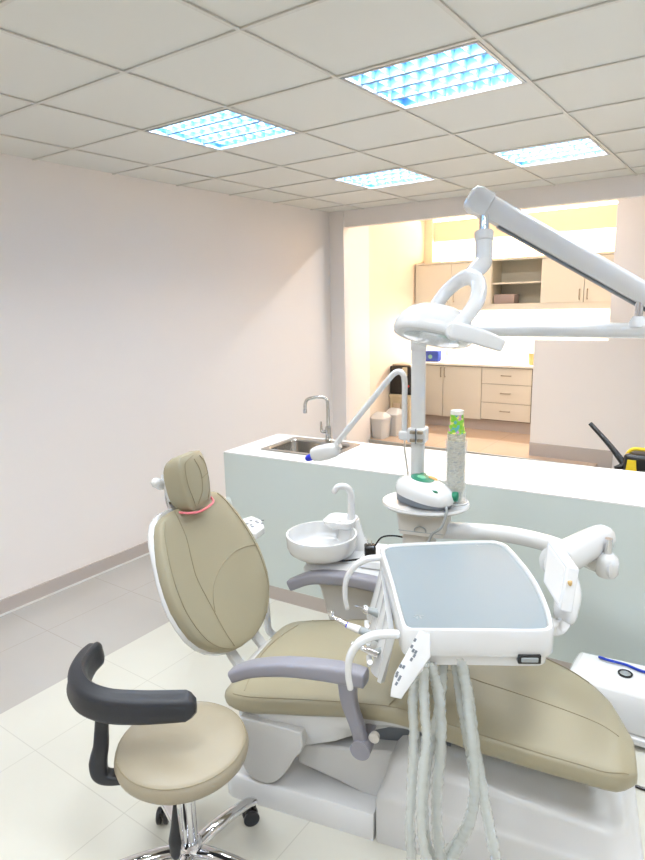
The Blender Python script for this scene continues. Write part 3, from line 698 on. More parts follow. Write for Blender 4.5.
# cups in the tube: each a thing
def cup_mb(z, up=False):
    return [(0, z+.001), (.026, z), (.0355, z+.066), (.037, z+.067), (.037, z+.07), (.0345, z+.07), (.025, z+.004), (0, z+.004)]
mb = MB(); mb.lathe([(.0, .0), (.026, .0), (.0365, .066), (.0385, .068), (.0385, .072), (.0345, .072), (.025, .004), (0, .004)], (0, 0, 0), 24)
c1 = obj('paper_cup', mb, 'cupside')
tag(c1, 'paper cup nested in the tall stack inside the clear cup tube', 'cup', 'paper cups stacked in the dispenser tube')
c1.location = (cc.x, cc.y, .998)
for i in range(1, 25):
    c = c1.copy(); COL.objects.link(c); c.location = (cc.x+random.uniform(-.001, .001), cc.y, .998+.0096*i); c.rotation_euler = (0, 0, random.random()*6)
tc_ = thing('paper_cup', 'upside-down colourful paper cup on top of the cup dispenser tube', 'cup', (cc.x, cc.y, 1.302))
obj('cup_wall', MB().lathe([(.037, 1.300), (.0375, 1.304), (.034, 1.307), (.0262, 1.382)], (cc.x, cc.y, 0), 28), 'cupprint', tc_)
obj('cup_bottom', MB().lathe([(.0265, 1.38), (.0265, 1.396), (.023, 1.397), (0, 1.395)], (cc.x, cc.y, 0), 28), 'paper', tc_)

# plug adapter on the unit cover
pg = thing('plug_adapter', 'black plug adapter lying on the white unit beside the bowl', 'adapter', W(.315, .76, .715))
obj('adapter_body', MB().rbox(W(.315, .77, .745), (.05, .055, .055), .008, TH+.4), 'blackg', pg)
for k in (-1, 1): obj('prong', B(W(.315+k*.009, .765, .785), (.004, .006, .026), TH), 'chrome', pg)
tag(obj('adapter_cord', MB().tube([W(.33, .79, .76), W(.36, .81, .80), W(.42, .82, .81), W(.47, .83, .80)], .004, 8, 6), 'blackg'), 'thin black cord running from the plug adapter behind the tray', 'cable')
tag(obj('bowl_wire', MB().tube([W(.16, .72, .694), W(.22, .715, .705), W(.27, .72, .716), W(.31, .735, .72)], .005, 8, 6), 'blackg'), 'black wire lying on the unit between bowl and adapter', 'cable')

# ------------------------------------------------------------------ scaler device on the plate
sd = thing('ultrasonic_scaler', 'white desktop scaler with green dial on the round shelf plate', 'dental device', W(.55, .78, .992), TH)
def SD(x, y, z):            # local frame: x along the device (left to right in view), y depth
    c = W(.565, .77, .997); a = -.50; d = UU*math.cos(a)+VV*math.sin(a); e = -UU*math.sin(a)+VV*math.cos(a)
    return c+(d*x+e*y+ZZ*z)*1.17
def sring(kx, ky, zf, n=36, p=2.6):
    q = []
    for i in range(n):
        a = 2*PI*i/n; c, s_ = math.cos(a), math.sin(a)
        x = .115*kx*math.copysign(abs(c)**(2/p), c); y = .075*ky*math.copysign(abs(s_)**(2/p), s_)*(1-.12*c)
        q.append(SD(x, y, zf(x, y)))
    return q
obj('base_shell', MB().loft([sring(.88, .86, lambda x, y: 0), sring(.95, .94, lambda x, y: .006), sring(.97, .96, lambda x, y: .028-.10*x)]), 'dgrey', sd, ang=50)
top = obj('top_shell', MB().loft([sring(.98, .97, lambda x, y: .026-.10*x), sring(1.0, 1.0, lambda x, y: .034-.10*x), sring(.99, .98, lambda x, y: .05-.12*x), sring(.92, .9, lambda x, y: .068-.12*x), sring(.75, .72, lambda x, y: .08-.12*x), sring(.4, .4, lambda x, y: .086-.12*x)]), 'white', sd, ang=60)
def disc(cx, cy, rx, ry, z0, tilt, hh, n=28): return MB().loft([[SD(cx+rx*k*math.cos(2*PI*i/n), cy+ry*k*math.sin(2*PI*i/n), z0-tilt*(cx+rx*k*math.cos(2*PI*i/n))+dz) for i in range(n)] for k, dz in ((1, 0), (1, hh), (.85, hh+.002))])
obj('dial', disc(-.02, .008, .046, .038, .083, .12, .005), 'green', sd)
obj('dial_mark', disc(.008, .034, .02, .010, .088, .12, .003), 'orange', sd)
obj('dial_light', disc(-.022, .006, .018, .014, .0895, .12, .002), 'greenl', sd)
obj('logo_mark', disc(.070, -.034, .018, .006, .0745, .12, .003), 'green', sd)
obj('dial_mark', disc(-.05, .045, .012, .012, .07, .0, .022), 'green', sd)
obj('knob', MB().lathe([(.019, 0), (.021, .006), (.021, .02), (.016, .025), (0, .026)], SD(.098, .035, .04), 24, (SD(1, .5, 0)-SD(0, 0, 0))), 'green', sd)
tag(obj('scaler_cable', MB().tube([SD(.105, -.01, .02), SD(.125, -.03, .0), SD(.12, -.05, -.05), W(.62, .655, .90), W(.60, .645, .84), W(.585, .65, .80)], .006, 8, 8), 'hpgrey'), 'grey cable hanging from the scaler down the drawer box', 'cable')

# ------------------------------------------------------------------ operating light: pole, arms, head
PX_, PY_ = W(.505, .885, 0).x, W(.505, .885, 0).y
ol = thing('operating_light', 'white dental operating light on a pole with long articulated arm', 'dental lamp', (PX_, PY_, .997))
obj('pole', MB().cyl((PX_, PY_, .99), (PX_, PY_, 1.66), .031, seg=28), 'white', ol)
obj('pole_sleeve', MB().lathe([(.030, 1.64), (.034, 1.645), (.034, 1.70), (.03, 1.735), (.02, 1.755), (0, 1.76)], (PX_, PY_, 0), 28), 'white', ol)
E1 = Vector((-.345, 2.35, 1.735))
P1 = Vector((PX_, PY_, 1.728))
obj('horizontal_arm', MB().tube([P1, P1.lerp(E1, .5), E1, E1+(E1-P1).normalized()*.12], [.024, .025, .0265, .0265], 20, 8, smooth=False, round_end=True), 'white', ol)
obj('arm_socket', MB().lathe([(.03, 0), (.026, .02), (.018, .035)], E1+Vector((-.01, 0, .012)), 20), 'white', ol)
E2 = Vector((-.355, 2.35, 1.785))
obj('pivot_post', MB().cyl(E2-ZZ*.03, E2+ZZ*.065, .0135), 'chrome', ol)
BR = at(664, 306, 2.10); BL = at(480, 202, 2.03)
ax = (BL-BR).normalized(); lat = ax.cross(ZZ).normalized(); upv = lat.cross(ax).normalized()
def beamring(p, w, h, k=1):
    q = []
    for x, y in ((-1, -.85), (-.85, -1), (.85, -1), (1, -.85), (1, .5), (.8, .85), (.45, 1), (-.45, 1), (-.8, .85), (-1, .5)):
        q.append(p+lat*x*w*k+upv*y*h*k)
    return q
obj('spring_arm', MB().loft([beamring(BR-ax*.02, .031, .037), beamring(BL-ax*.03, .031, .037)]), 'white', ol, bev=.003)
obj('arm_end_cap', MB().loft([beamring(BL-ax*.03, .034, .042), beamring(BL+ax*.015, .035, .043), beamring(BL+ax*.035, .032, .036), beamring(BL+ax*.042, .022, .026)]), 'white', ol, bev=.004)
obj('arm_slot', MB().loft([beamring(BR-ax*-.03-upv*.034, .012, .01), beamring(BL-ax*.09-upv*.034, .012, .01)]), 'dgrey', ol)
D0 = at(484.5, 228, 2.02)
def lp(px, py, dep=2.02): return at(px, py, dep)
J0 = BL-ax*.03-upv*.02; D1 = Vector((J0.x, J0.y, 0))
p_top = lp(484.5, 212); p_c = lp(484, 234)
obj('drop_rod', MB().cyl(p_top, p_c-ZZ*0, .0155), 'chrome', ol)
obj('joint_collar', MB().cyl(lp(484, 231), lp(484, 241.5), .0305, bev=.004), 'white', ol)
obj('joint_neck', MB().cyl(lp(484, 241.5), lp(484, 258), .0285, .0275), 'white', ol)
obj('joint_elbow', MB().tube([lp(484, 256), lp(482.5, 263), lp(477, 269, 2.01), lp(469.5, 277, 1.99)], [.0275, .029, .028, .024], 20, 6), 'white', ol)
# yoke : far branch and near branch
obj('yoke', MB().tube([lp(431, 318, 2.06), lp(436, 306, 2.07), lp(446, 292, 2.07), lp(459, 281, 2.04), lp(470, 277, 1.99), lp(478.5, 284, 1.94), lp(477, 300, 1.9), lp(467, 316, 1.87), lp(454, 331, 1.86)], [.02, .022, .022, .024, .027, .025, .024, .023, .024], 16, 8, flat=1), 'white', ol)
# head
HC = lp(434, 330, 1.98)
hx_ = (lp(478, 345, 1.98)-lp(392, 326, 1.98)).normalized()      # long axis, dips to the right
view = (HC-Vector((0, 0, CH_))).normalized()
hn = hx_.cross(view).normalized()
if hn.z < 0: hn = -hn
hn = (hn*math.cos(.28)-view*math.sin(.28)*0+hn*0).normalized(); hn = (hn + view*0.30).normalized()
hy_ = hn.cross(hx_).normalized()
def HD(x, y, z): return HC+hx_*x+hy_*y+hn*z
def hring(k, z, n=40, kx=1.0):
    q = []
    for i in range(n):
        a = 2*PI*i/n; c, s_ = math.cos(a), math.sin(a)
        q.append(HD(.128*k*kx*math.copysign(abs(c)**.85, c), .098*k*math.copysign(abs(s_)**.85, s_)*(1+.0*c), z))
    return q
hd = obj('lamp_head', MB().loft([hring(.86, -.03), hring(.97, -.024), hring(1.0, -.010), hring(.985, .008), hring(.9, .032), hring(.74, .055), hring(.48, .072), hring(.18, .079)]), 'white', ol, ang=60)
obj('lens', MB().loft([hring(.93, -.0245), hring(.85, -.036), hring(.5, -.046), hring(.2, -.048)]), 'frost', hd, ang=60)
obj('reflector', MB().loft([hring(.7, -.031), hring(.4, -.034)]), 'chrome', hd)
obj('lamp_module', MB().loft([[HD(-.0+x, -.05+y, z) for x, y in ((-.04, -.03), (.04, -.03), (.05, 0), (.04, .03), (-.04, .03), (-.05, 0))] for z in (-.03, -.048, -.06)]), 'frost', hd, bev=.004)
obj('hub', MB().lathe([(0, -.02), (.026, -.018), (.03, -.008), (.03, .012), (.024, .02), (0, .022)], lp(455, 331, 1.865), 28, -view+ZZ*.05), 'white', ol)
obj('hub_screw', MB().lathe([(.009, 0), (.009, .003), (0, .003)], lp(455.5, 332, 1.842), 16, -view), 'chrome', ol)
obj('aim_handle', MB().strip([lp(452, 330, 1.845), lp(470, 334, 1.84), lp(488, 340, 1.835), lp(502, 345.5, 1.83)], [.02, .022, .02, .016], [.052, .052, .048, .038], view, r=.9), 'white', ol)

# ------------------------------------------------------------------ clamp-on curing arm
ca = thing('whitening_lamp', 'white bent-arm lamp with blue tip clamped to the pole above the bowl', 'dental lamp', (PX_, PY_, 1.235))
cz = 1.272
obj('clamp', MB().rbox((PX_+.0, PY_, cz), (.082, .075, .066), .008, TH), 'white', ca)
for x in (.022, .055):
    for z in (-.018, .018): obj('clamp_bolt', MB().rbox(W(0.470+x, 0.840, cz+z), (.024, .02, .014), .003, TH), 'nickel', ca)
obj('clamp_slot', B(W(0.505, 0.843, cz), (.003, .012, .066), TH), 'dgrey', ca)
obj('socket', MB().rbox(W(0.448, 0.875, cz-.004), (.05, .045, .04), .01, TH), 'white', ca)
obj('arm_tube', MB().tube([W(0.446, 0.875, cz), W(0.446, 0.875, 1.40), W(0.447, 0.875, 1.50), W(0.438, 0.875, 1.54), W(0.410, 0.875, 1.547), W(0.370, 0.875, 1.51), W(0.280, 0.875, 1.40), W(0.200, 0.875, 1.305), W(0.120, 0.875, 1.205)], [.012, .012, .013, .013, .013, .013, .0135, .014, .013], 16, 8), 'white', ca)
def FH(x, y, z): return W(0.080, 0.875, 1.168)+(UU*.96+ZZ*.26).normalized()*x+VV*y+(ZZ*.96-UU*.26).normalized()*z
mb = MB(); rr = []
for x, w, h in ((-.088, .018, .02), (-.08, .026, .03), (-.05, .032, .037), (0, .032, .037), (.035, .028, .032), (.055, .018, .02)):
    rr.append([FH(x, w*math.copysign(abs(math.cos(a))**.7, math.cos(a)), h*math.copysign(abs(math.sin(a))**.7, math.sin(a))) for a in [2*PI*i/24 for i in range(24)]])
lh = obj('lamp_head', mb.loft(rr), 'white', ca, ang=60)
obj('tip', MB().tube([FH(-.085, 0, -.008), FH(-.11, 0, -.012)], [.018, .016], 14, round_end=True), 'blue', lh)
obj('collar', MB().tube([FH(.045, 0, .01), FH(.065, 0, .02)], [.02, .018], 16), 'seatshell', lh)
obj('cord', MB().tube([W(0.448, 0.870, cz-.02), W(0.452, 0.860, 1.20), W(0.465, 0.855, 1.12), W(0.470, 0.875, 1.02)], .0045, 8, 8), 'cream', ca)

# ------------------------------------------------------------------ delivery arm and tray
da = thing('instrument_tray_unit', 'white dental delivery tray with grey mat on a jointed arm', 'instrument tray', W(.62, .85, .88))
obj('swing_arm', MB().strip([W(.53, .80, .855), Vector((-1.02, 2.42, .862)), Vector((-.86, 2.47, .868)), Vector((-.70, 2.46, .875)), Vector((-.55, 2.41, .878)), Vector((-.37, 2.325, .876))], [.08, .075, .07, .07, .07, .075], [.075, .072, .068, .066, .066, .07], ZZ.cross(Vector((1, -.2, 0))).normalized(), r=.9), 'white', da)
obj('arm_elbow', MB().lathe([(0, -.04), (.032, -.038), (.04, -.025), (.04, .02), (.034, .036), (.02, .05), (0, .05)], (-.393, 2.335, .878), 28), 'white', da)
obj('elbow_pin', MB().cyl((-.393, 2.335, .92), (-.393, 2.335, .985), .014), 'chrome', da)
Q0 = at(601, 538, 2.38); Q1 = at(556, 562, 2.14)
obj('forearm', MB().strip([Q0, Q0.lerp(Q1, .3), Q0.lerp(Q1, .7), Q1], [.105, .112, .116, .112], [.105, .112, .116, .112], Vector((1, .1, 0)), r=.9), 'white', da)
obj('wrist_joint', MB().tube([at(558, 566, 2.12), at(567, 592, 2.05), at(565, 615, 1.97)], [.05, .045, .036], 20, 6, round_end=True), 'white', da)
obj('tray_bracket', MB().strip([at(568, 616, 1.97), at(556, 628, 1.92), Vector((-.52, 1.78, .90))], .06, .04, Vector((0, 1, 0))), 'white', da)
TZ = .97
TP = [(-.727, 1.390), (-.765, 1.425), (-.90, 1.613), (-1.012, 1.765), (-1.072, 1.848), (-1.075, 1.885), (-1.045, 1.922), (-.917, 2.026), (-.775, 2.128), (-.735, 2.142), (-.690, 2.118), (-.62, 2.032), (-.55, 1.935), (-.49, 1.835), (-.437, 1.73), (-.402, 1.645), (-.396, 1.605), (-.425, 1.572), (-.556, 1.492), (-.690, 1.408)]
TP = [(p.x, p.y) for p in crom([Vector((a, b, 0)) for a, b in TP], 4, closed=True)]
tcx = sum(p[0] for p in TP)/len(TP); tcy = sum(p[1] for p in TP)/len(TP)
def tring(d, z):
    n = len(TP); q = []
    cxy = Vector((tcx, tcy, 0))
    ax1 = Vector((fd_[0], fd_[1], 0)); ax2 = Vector((-fd_[1], fd_[0], 0))
    for x, y in TP:
        v = Vector((x, y, 0))-cxy; a, b = v.dot(ax1), v.dot(ax2)
        a *= 1-d/.20; b *= 1-d/.29
        p = cxy+ax1*a+ax2*b; q.append(Vector((p.x, p.y, z)))
    return q
fd_ = (.8437, .5369)
tb_ = obj('tray_body', MB().loft([tring(.03, .852), tring(.014, .856), tring(.010, .885), tring(.009, .889), tring(.002, .890), tring(.0, .895), tring(.0, .962), tring(.003, .969), tring(.009, .971), tring(.013, .966), tring(.014, .960), tring(.03, .959), tring(.06, .959)]), 'white', da, ang=35)
obj('tray_mat', MB().loft([tring(.0145, .9595), tring(.0145, .9625), tring(.03, .963), tring(.06, .963)]), 'mat_grey', tb_, ang=35)
# knob window on the front edge
fd = Vector((.33, .21, 0)).normalized(); fn_ = Vector((fd.y, -fd.x, 0))
kp = Vector((-.445, 1.57, .888))
obj('brake_window', MB().rbox(kp+fn_*.006, (.062, .02, .026), .003, math.atan2(fd.y, fd.x)), 'blackg', tb_)
obj('brake_dial', MB().rbox(kp+fn_*.014, (.046, .01, .014), .003, math.atan2(fd.y, fd.x)), 'hpgrey', tb_)
# mat marks in two corners
mb = MB()
for (x, y) in ((-.735, 1.475), (-.79, 2.075)):
    for k in (-1, 0, 1): mb.box((x+k*.008, y+abs(k)*.006, .9634), (.004, .016, .0006), .3+k*.5)
    mb.box((x, y+.014, .9634), (.026, .003, .0006), .4)
obj('mat_mark', mb, 'hpgrey', tb_)
# handles
tl = Vector((-.345, .48, 0)).normalized(); tn = Vector((-fd.x, -fd.y, 0))
def grip(x, y, g):
    p = Vector((x, y, .948))
    obj('tray_handle', MB().strip([p-tn*.02, p+tn*.012, p+tn*.055*g-ZZ*.006, p+tn*.095*g-ZZ*.03*g, p+tn*.122*g-ZZ*.075*g, p+tn*.128*g-ZZ*.13*g, p+tn*.122*g-ZZ*.178*g], [.026, .026, .027, .027, .026, .025, .026], [.02, .02, .021, .021, .02, .018, .018], tl, r=.75), 'white', da)
grip(-1.045, 1.825, 1.1); grip(-.768, 1.378, .93)
# instrument holder plate
ha, hb = Vector((-1.03, 1.79, 0)), Vector((-.80, 1.44, 0))
mb = MB(); N = 40; top_, bot = [], []
def hol(x, out, z): p = ha.lerp(hb, x); return p+tn*out+ZZ*z
ro, ri = [], []
for i in range(N+1):
    x = i/N; sc_ = abs(math.sin(x*PI*4.0+.3)); ro.append((x, .026+.032*sc_**.6))
rings = [[hol(0, -.01, .905)]+[hol(x, o*.35, .90) for x, o in ro]+[hol(1, -.01, .905)], [hol(0, -.01, .885)]+[hol(x, o, .80+.0*o) for x, o in ro]+[hol(1, -.01, .885)]]
mb = MB()
for (ra, rb) in ((0, 1),):
    A = [hol(x, .008, .925) for x, o in ro]; Bq = [hol(x, o, .755) for x, o in ro]; C2 = [hol(x, o-.01, .748) for x, o in ro]; D2 = [hol(x, -.012, .90) for x, o in ro]
    rows = [A, Bq, C2, D2]
    V_ = [mb.ring(r) for r in rows]
    for k in range(4):
        a, b = V_[k], V_[(k+1) % 4]
        for i in range(N): mb.bm.faces.new((a[i], a[i+1], b[i+1], b[i]))
    mb.bm.faces.new([V_[k][0] for k in range(4)]); mb.bm.faces.new([V_[k][N] for k in range(4)])
ho = obj('instrument_holder', mb, 'white', da, ang=30)
for i in range(4):
    x = .16+.25*i; c = hol(x, .062, .80)
    obj('holder_cradle', MB().tube([c-tl*.018+ZZ*.006, c-ZZ*.012, c+tl*.018+ZZ*.006], .008, 8, 6), 'white', ho)
# keypad
kA, kB, kC, kD = at(419.5, 629, 1.60), at(390.5, 679, 1.55), at(389.5, 698, 1.53), at(420.5, 654, 1.575)
fnk = (kB-kA).cross(kD-kA).normalized(); cen = (kA+kB+kC+kD)/4
if fnk.dot(Vector((0, 0, CH_))-cen) < 0: fnk = -fnk
face = [p-fnk*(p-cen).dot(fnk) for p in (kA, kA.lerp(kB, .9), kB.lerp(kC, .5), kC, kC.lerp(kD, .12), kD)]
ext = CR*.031+CF*.012-CU*.012
back = [p+ext for p in face]
kpad = obj('keypad', MB().loft([back, face]), 'white', da, bev=.005)
mb = MB(); e1 = (kB-kA).normalized(); e2 = fnk.cross(e1).normalized(); O_ = Vector((0, 0, CH_))
for a, b in ((457, 430), (440, 465), (447, 487), (461, 495), (453, 515), (437, 535), (380, 570), (396, 575), (361, 608), (358, 622), (376, 630), (370, 642), (357, 665)):
    d = at(330+a*.186, 560+b*.186, 1)-O_; p = O_+d*((cen-O_).dot(fnk)/d.dot(fnk))
    mb.loft([[p+e1*x*.0044+e2*y*.0030+fnk*z for x, y in ((-1, -1), (1, -1), (1, 1), (-1, 1))] for z in (-.001, .0012)])
obj('keypad_buttons', mb, 'dgrey', kpad)
obj('keypad_stem', MB().tube([cen+ext, cen+ext+CF*.03, Vector((-.70, 1.43, .885))], [.018, .018, .018], 12, 5), 'white', da)
# viewer panel behind the tray
v1, v2, v3, v4 = at(548.5, 539, 2.02), at(542, 582, 1.97), at(561, 611, 1.84), at(567, 566, 1.87)
vc = (v1+v2+v3+v4)/4; vn = (v3-v1).cross(v4-v2).normalized()
if vn.dot(Vector((0, 0, CH_))-vc) < 0: vn = -vn
vf = [p-vn*(p-vc).dot(vn) for p in (v1, v2, v3, v4)]
vp = obj('viewer_panel', MB().loft([[p-vn*.032+CR*.008 for p in vf], vf]), 'white', da, bev=.004)
obj('viewer_screen', MB().loft([[vc+(p-vc)*.8+vn*.000 for p in vf], [vc+(p-vc)*.8+vn*.002 for p in vf]]), 'screenw', vp)
obj('viewer_switch', MB().rbox(vf[3].lerp(vf[2], .35)-vn*.016, (.012, .012, .014), .002), 'brown', vp)
obj('viewer_bracket', MB().tube([vc-vn*.03, vc-vn*.05-ZZ*.03, Vector((-.42, 1.86, .905))], .018, 12, 6), 'white', da)

# ------------------------------------------------------------------ handpieces in the holder
hp = thing('handpiece', 'long silver dental handpiece with angled head resting in the holder, pointing left', 'handpiece', at(352, 628, 1.930))
ph = [at(331, 614.5, 1.980), at(334, 617.5, 1.975), at(340, 621, 1.970), at(347, 625, 1.960), at(360, 630, 1.940), at(372, 635, 1.925), at(383, 640, 1.910)]
obj('head', MB().cyl(ph[0]-ZZ*.006, ph[0]+ZZ*.012, .0088, bev=.002), 'chrome', hp)
obj('neck', MB().tube(ph[0:4], [.006, .005, .0065, .009], 12, 5), 'chrome', hp)
obj('blue_ring', MB().tube([ph[3].lerp(ph[4], -.02), ph[3].lerp(ph[4], .06)], .0095, 12, smooth=False), 'blue', hp)
obj('barrel', MB().tube([ph[3], ph[4]], [.009, .013], 14, smooth=False), 'screenw', hp)
obj('coupling', MB().tube([ph[4], ph[5], ph[6]], [.012, .013, .013], 14, 4), 'hpgrey', hp)
h2 = thing('handpiece', 'silver handpiece with round head and thin bur under the rear tray handle', 'handpiece', at(367, 610, 2.060))
obj('head', MB().lathe([(.006, -.004), (.0105, 0), (.013, .01), (.008, .02)], at(364, 609, 2.065), 16, (at(376, 612, 2.050)-at(364, 608, 2.070))), 'chrome', h2)
obj('bur', MB().tube([at(365, 608.5, 2.065), at(355, 606, 2.075)], .0015, 6, smooth=False), 'chrome', h2)
obj('barrel', MB().tube([at(367, 609.5, 2.060), at(377, 613, 2.050), at(386, 617, 2.035)], [.010, .014, .012], 14, 4), 'hpgrey', h2)
h3 = thing('handpiece', 'small silver contra-angle head poking out beneath the front tray handle', 'handpiece', at(356, 648, 1.800))
obj('head', MB().cyl(at(353.5, 650, 1.850), at(353.5, 642, 1.850), .0088, bev=.002), 'chrome', h3)
obj('neck', MB().tube([at(353.5, 646, 1.850), at(358, 647, 1.850), at(366, 650, 1.850), at(378, 655, 1.840)], [.007, .0055, .008, .011], 12, 5), 'chrome', h3)
h4 = thing('handpiece', 'short grey handpiece lowest in the holder beside the keypad', 'handpiece', at(380, 652, 1.800))
obj('barrel', MB().tube([at(372, 653, 1.860), at(380, 651, 1.850), at(388, 648, 1.840)], [.008, .012, .012], 14, 4), 'hpgrey', h4)
obj('tip', MB().tube([at(373, 653, 1.860), at(368, 654, 1.860)], [.007, .004], 10, smooth=False), 'chrome', h4)

# ------------------------------------------------------------------ sleeved hoses hanging under the tray
def hose(pts, r, label):
    r *= 1.1; P = [at(a, b, c+.10) for a, b, c in pts]
    t = thing('instrument_hose', label, 'hose', P[0]-ZZ*.0, 0, 'sleeved hoses hanging under the tray')
    obj('hose_core', MB().tube(P, r*.58, 10, 10), 'hose', t)
    Q = crom(P, 14); Q = [q+Vector((random.uniform(-1, 1), random.uniform(-1, 1), 0))*.0012 for q in Q]
    rad = [r*random.uniform(.93, 1.09) for _ in Q]
    obj('plastic_sleeve', MB().tube(Q, rad, 11, smooth=False, jitter=.13), 'sleeve', t, ang=75)
hose([(416, 674, 1.60), (413, 700, 1.60), (414, 745, 1.60), (412, 790, 1.60), (410, 835, 1.60), (414, 872, 1.61), (424, 890, 1.62)], .0125, 'sleeved hose hanging at the left edge of the hose bunch')
hose([(424, 664, 1.58), (424, 700, 1.58), (426, 745, 1.57), (421, 800, 1.57), (424, 850, 1.57), (434, 868, 1.57), (446, 872, 1.57)], .0125, 'sleeved hose second from the left, thick near the keypad')
hose([(430, 664, 1.61), (438, 690, 1.61), (441, 740, 1.61), (437, 790, 1.62), (437, 830, 1.63), (443, 866, 1.64), (452, 884, 1.64)], .014, 'widest sleeved hose curving down beside the keypad knob')
hose([(443, 658, 1.66), (442, 690, 1.66), (434, 730, 1.66), (427, 770, 1.66), (424, 820, 1.67), (432, 855, 1.68), (446, 853, 1.68), (462, 832, 1.68), (474, 805, 1.68), (473, 775, 1.67), (467, 740, 1.66), (460, 700, 1.66), (455, 662, 1.66)], .0115, 'long sleeved hose looping up again to the right side')
hose([(460, 656, 1.63), (466, 690, 1.63), (470, 730, 1.62), (474, 765, 1.62), (474, 800, 1.62), (466, 832, 1.63), (452, 856, 1.64), (436, 880, 1.65)], .014, 'sleeved hose bowing to the right then back under the bunch')
hose([(462, 658, 1.64), (469, 700, 1.64), (475, 745, 1.63), (481, 780, 1.62), (487, 815, 1.61), (494, 850, 1.60), (500, 885, 1.60)], .0135, 'rightmost sleeved hose running down to the floor')

# ------------------------------------------------------------------ assistant's instrument holder behind the backrest
ah = thing('assistant_holder', 'white assistant control pad on a tube arm behind the backrest', 'instrument holder', W(-.1, .72, .4))
obj('support_arm', MB().tube([W(.34, .74, .30), W(.1, .73, .30), W(-.02, .715, .33), W(-.10, .66, .30), W(-.138, .62, .34), W(-.142, .61, .42), W(-.148, .61, .53), W(-.17, .61, .585), W(-.22, .61, .62)], .0165, 16, 8), 'white', ah)
a0, a1, a2, a3, a4, a5 = at(236, 521, 2.6), at(252, 515.5, 2.66), at(262, 521, 2.6), at(264, 529, 2.55), at(255, 537, 2.5), at(240, 533, 2.5)
ap = [a0, a1, a2, a3, a4, a5]; zc = .80
ap = []
for px_, py_ in ((234, 521), (252, 515.5), (262, 520), (264.5, 527), (256, 533), (238, 531)):
    d = (at(px_, py_, 1)-Vector((0, 0, CH_))); k = (zc-CH_)/d.z; ap.append(Vector((0, 0, CH_))+d*k)
pad = obj('control_pad', MB().loft([[p-ZZ*.035 for p in ap], ap]), 'white', ah, bev=.006)
mb = MB(); pc = sum(ap, Vector())/6
for x, y in ((.2, .25), (.35, .1), (.1, -.05), (.5, .3), (-.1, .3), (-.15, .05), (.6, .05), (.25, -.2)):
    q = pc+(ap[2]-ap[0])*(x*.7-.05)+(ap[1]-ap[5])*(y*.8); mb.box((q.x, q.y, zc+.001), (.014, .009, .003), .7)
obj('pad_buttons', mb, 'dgrey', pad)
obj('pad_bracket', MB().tube([W(-.22, .61, .62), W(-.30, .66, .68), Vector((pc.x, pc.y, zc-.03))], .016, 12, 6), 'white', ah)
d = at(232, 520, 1)-Vector((0, 0, CH_)); sv = Vector((0, 0, CH_))+d*((.80-CH_)/d.z)
obj('instrument_socket', MB().tube([W(-.27, .64, .68), sv-ZZ*.05, sv-ZZ*.028], [.014, .02, .02], 12, 4), 'white', ah)
st = thing('suction_tip', 'clear suction handpiece standing behind the backrest shoulder', 'handpiece', sv)
obj('holder_sleeve', MB().tube([sv-ZZ*.03, sv+ZZ*.035], [.016, .014], 14, smooth=False), 'screenw', st)
obj('clear_tip', MB().tube([sv+ZZ*.03, sv+ZZ*.075+Vector((-.004, 0, 0)), sv+ZZ*.10+Vector((-.012, 0, 0)), sv+ZZ*.108+Vector((-.03, 0, 0))], [.011, .013, .013, .011], 12, 6), 'frost', st)

# ------------------------------------------------------------------ doctor's stool
SC = Vector((-1.372, 1.125, 0))
stl = thing('dentist_stool', 'round tan stool with black curved torso rest and chrome base', 'stool', SC)
obj('seat', MB().lathe([(0, .438), (.15, .438), (.19, .445), (.203, .46), (.207, .478), (.203, .495), (.196, .505), (.188, .511), (.15, .520), (.08, .526), (0, .527)], (SC.x, SC.y, .010), 56), 'stool_leather', stl, ang=60)
obj('piping', MB().tube([Vector((SC.x+.198*math.cos(a), SC.y+.198*math.sin(a), .5135)) for a in [2*PI*i/48 for i in range(49)]], 0.0017, 6, smooth=False), 'seam', stl.children[0])
obj('seat_pan', MB().lathe([(0, .42), (.13, .42), (.15, .438)], (SC.x, SC.y, 0), 32), 'black', stl)
obj('gas_column', MB().lathe([(.025, .14), (.027, .15), (.027, .33), (.018, .335), (.018, .42)], (SC.x, SC.y, 0), 24), 'chrome', stl)
obj('hub', MB().lathe([(.035, .075), (.04, .085), (.04, .14), (.032, .15), (0, .152)], (SC.x, SC.y, 0), 24), 'chrome', stl)
lv = SC+Vector((-.022, -.05, 0))
obj('height_lever', MB().tube([Vector((SC.x+.0, SC.y-.035, .41)), Vector((SC.x+.012, SC.y-.058, .33)), Vector((SC.x+.014, SC.y-.066, .26)), Vector((SC.x+.016, SC.y-.072, .21)), Vector((SC.x+.018, SC.y-.076, .17))], [.006, .007, .015, .024, .018], 12, 6, round_end=True, flat=.75), 'black', stl)
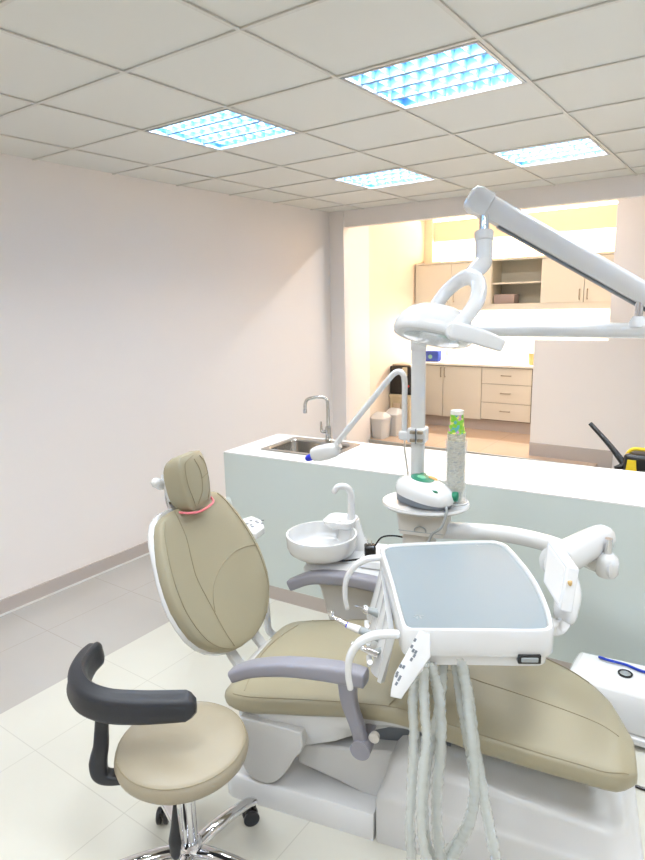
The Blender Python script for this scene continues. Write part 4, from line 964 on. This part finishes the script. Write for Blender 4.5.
for k in range(5):
    a = math.radians(86+72*k); d = Vector((math.cos(a), math.sin(a), 0)); n_ = Vector((-d.y, d.x, 0))
    lg = obj('leg', MB().strip([SC+d*.02+ZZ*.112, SC+d*.10+ZZ*.118, SC+d*.19+ZZ*.112, SC+d*.255+ZZ*.100, SC+d*.29+ZZ*.086], [.05, .048, .044, .04, .034], [.042, .038, .034, .03, .022], n_, r=.95), 'chrome', stl)
    w = SC+d*.285
    cs = obj('caster', MB().cyl(w+ZZ*.058+n_*.0, w+ZZ*.09, .009), 'blackg', stl)
    ang_ = a+1.0; wd_ = Vector((math.cos(ang_), math.sin(ang_), 0)); wo = w+Vector((-wd_.y, wd_.x, 0))*.012
    for s_ in (-1, 1): obj('wheel', MB().lathe([(.012, -.007), (.026, -.007), (.0285, -.003), (.0285, .005), (.024, .008), (.01, .008)], wo+wd_*s_*.013+ZZ*.0287, 22, wd_*s_), 'black', cs)
    obj('caster_hood', MB().rbox(wo+ZZ*.045, (.02, .044, .026), .008, ang_), 'blackg', cs)
# torso rest
ar = [(x+.018, y+.012) for x, y in [(-1.835, 1.145), (-1.80, 1.065), (-1.73, .99), (-1.63, .95), (-1.535, .96), (-1.45, 1.005), (-1.38, 1.055), (-1.31, 1.11)]]
P = crom([Vector((x, y, .672)) for x, y in ar], 6); rings = []
for i, p in enumerate(P):
    t = (P[min(i+1, len(P)-1)]-P[max(i-1, 0)]).normalized(); o = Vector((t.y, -t.x, 0)); x = i/(len(P)-1)
    e = min(1, (x+.012)/.06, (1.012-x)/.05)**.5; w, h = .034*e, .047*e*(1.0+.15*math.sin(PI*x))
    tilt = .25
    q = []
    for j in range(20):
        a = 2*PI*j/20; c, s_ = math.cos(a), math.sin(a); c = math.copysign(abs(c)**.62, c); s_ = math.copysign(abs(s_)**.62, s_)
        q.append(p+o*(w*c*(1.12 if s_ < 0 else .9)+tilt*h*0)+ZZ*(h*s_-.010*(c > 0)*s_))
    rings.append(q)
obj('torso_rest', MB().loft(rings), 'black', stl, ang=55)
obj('rest_bracket', MB().strip([Vector((x+.03, y+.01, z)) for x, y, z in ((-1.575, .965, .65), (-1.578, .955, .59), (-1.568, .94, .54), (-1.575, .93, .49), (-1.57, .93, .455), (-1.55, .945, .437), (-1.50, .99, .432), (-1.44, 1.05, .43))], [.05, .046, .046, .05, .052, .05, .05, .05], [.042, .04, .046, .054, .05, .034, .024, .018], Vector((.74, -.67, 0)), r=.6), 'black', stl)

# ------------------------------------------------------------------ render look
wd = bpy.data.worlds.new('world'); sc.world = wd; wd.use_nodes = True
wd.node_tree.nodes['Background'].inputs[0].default_value = (.8, .85, 1, 1); wd.node_tree.nodes['Background'].inputs[1].default_value = .3
sc.view_settings.view_transform = 'Standard'; sc.view_settings.look = 'None'; sc.view_settings.gamma = 1; sc.view_settings.use_curve_mapping = False
sc.view_settings.exposure = .13
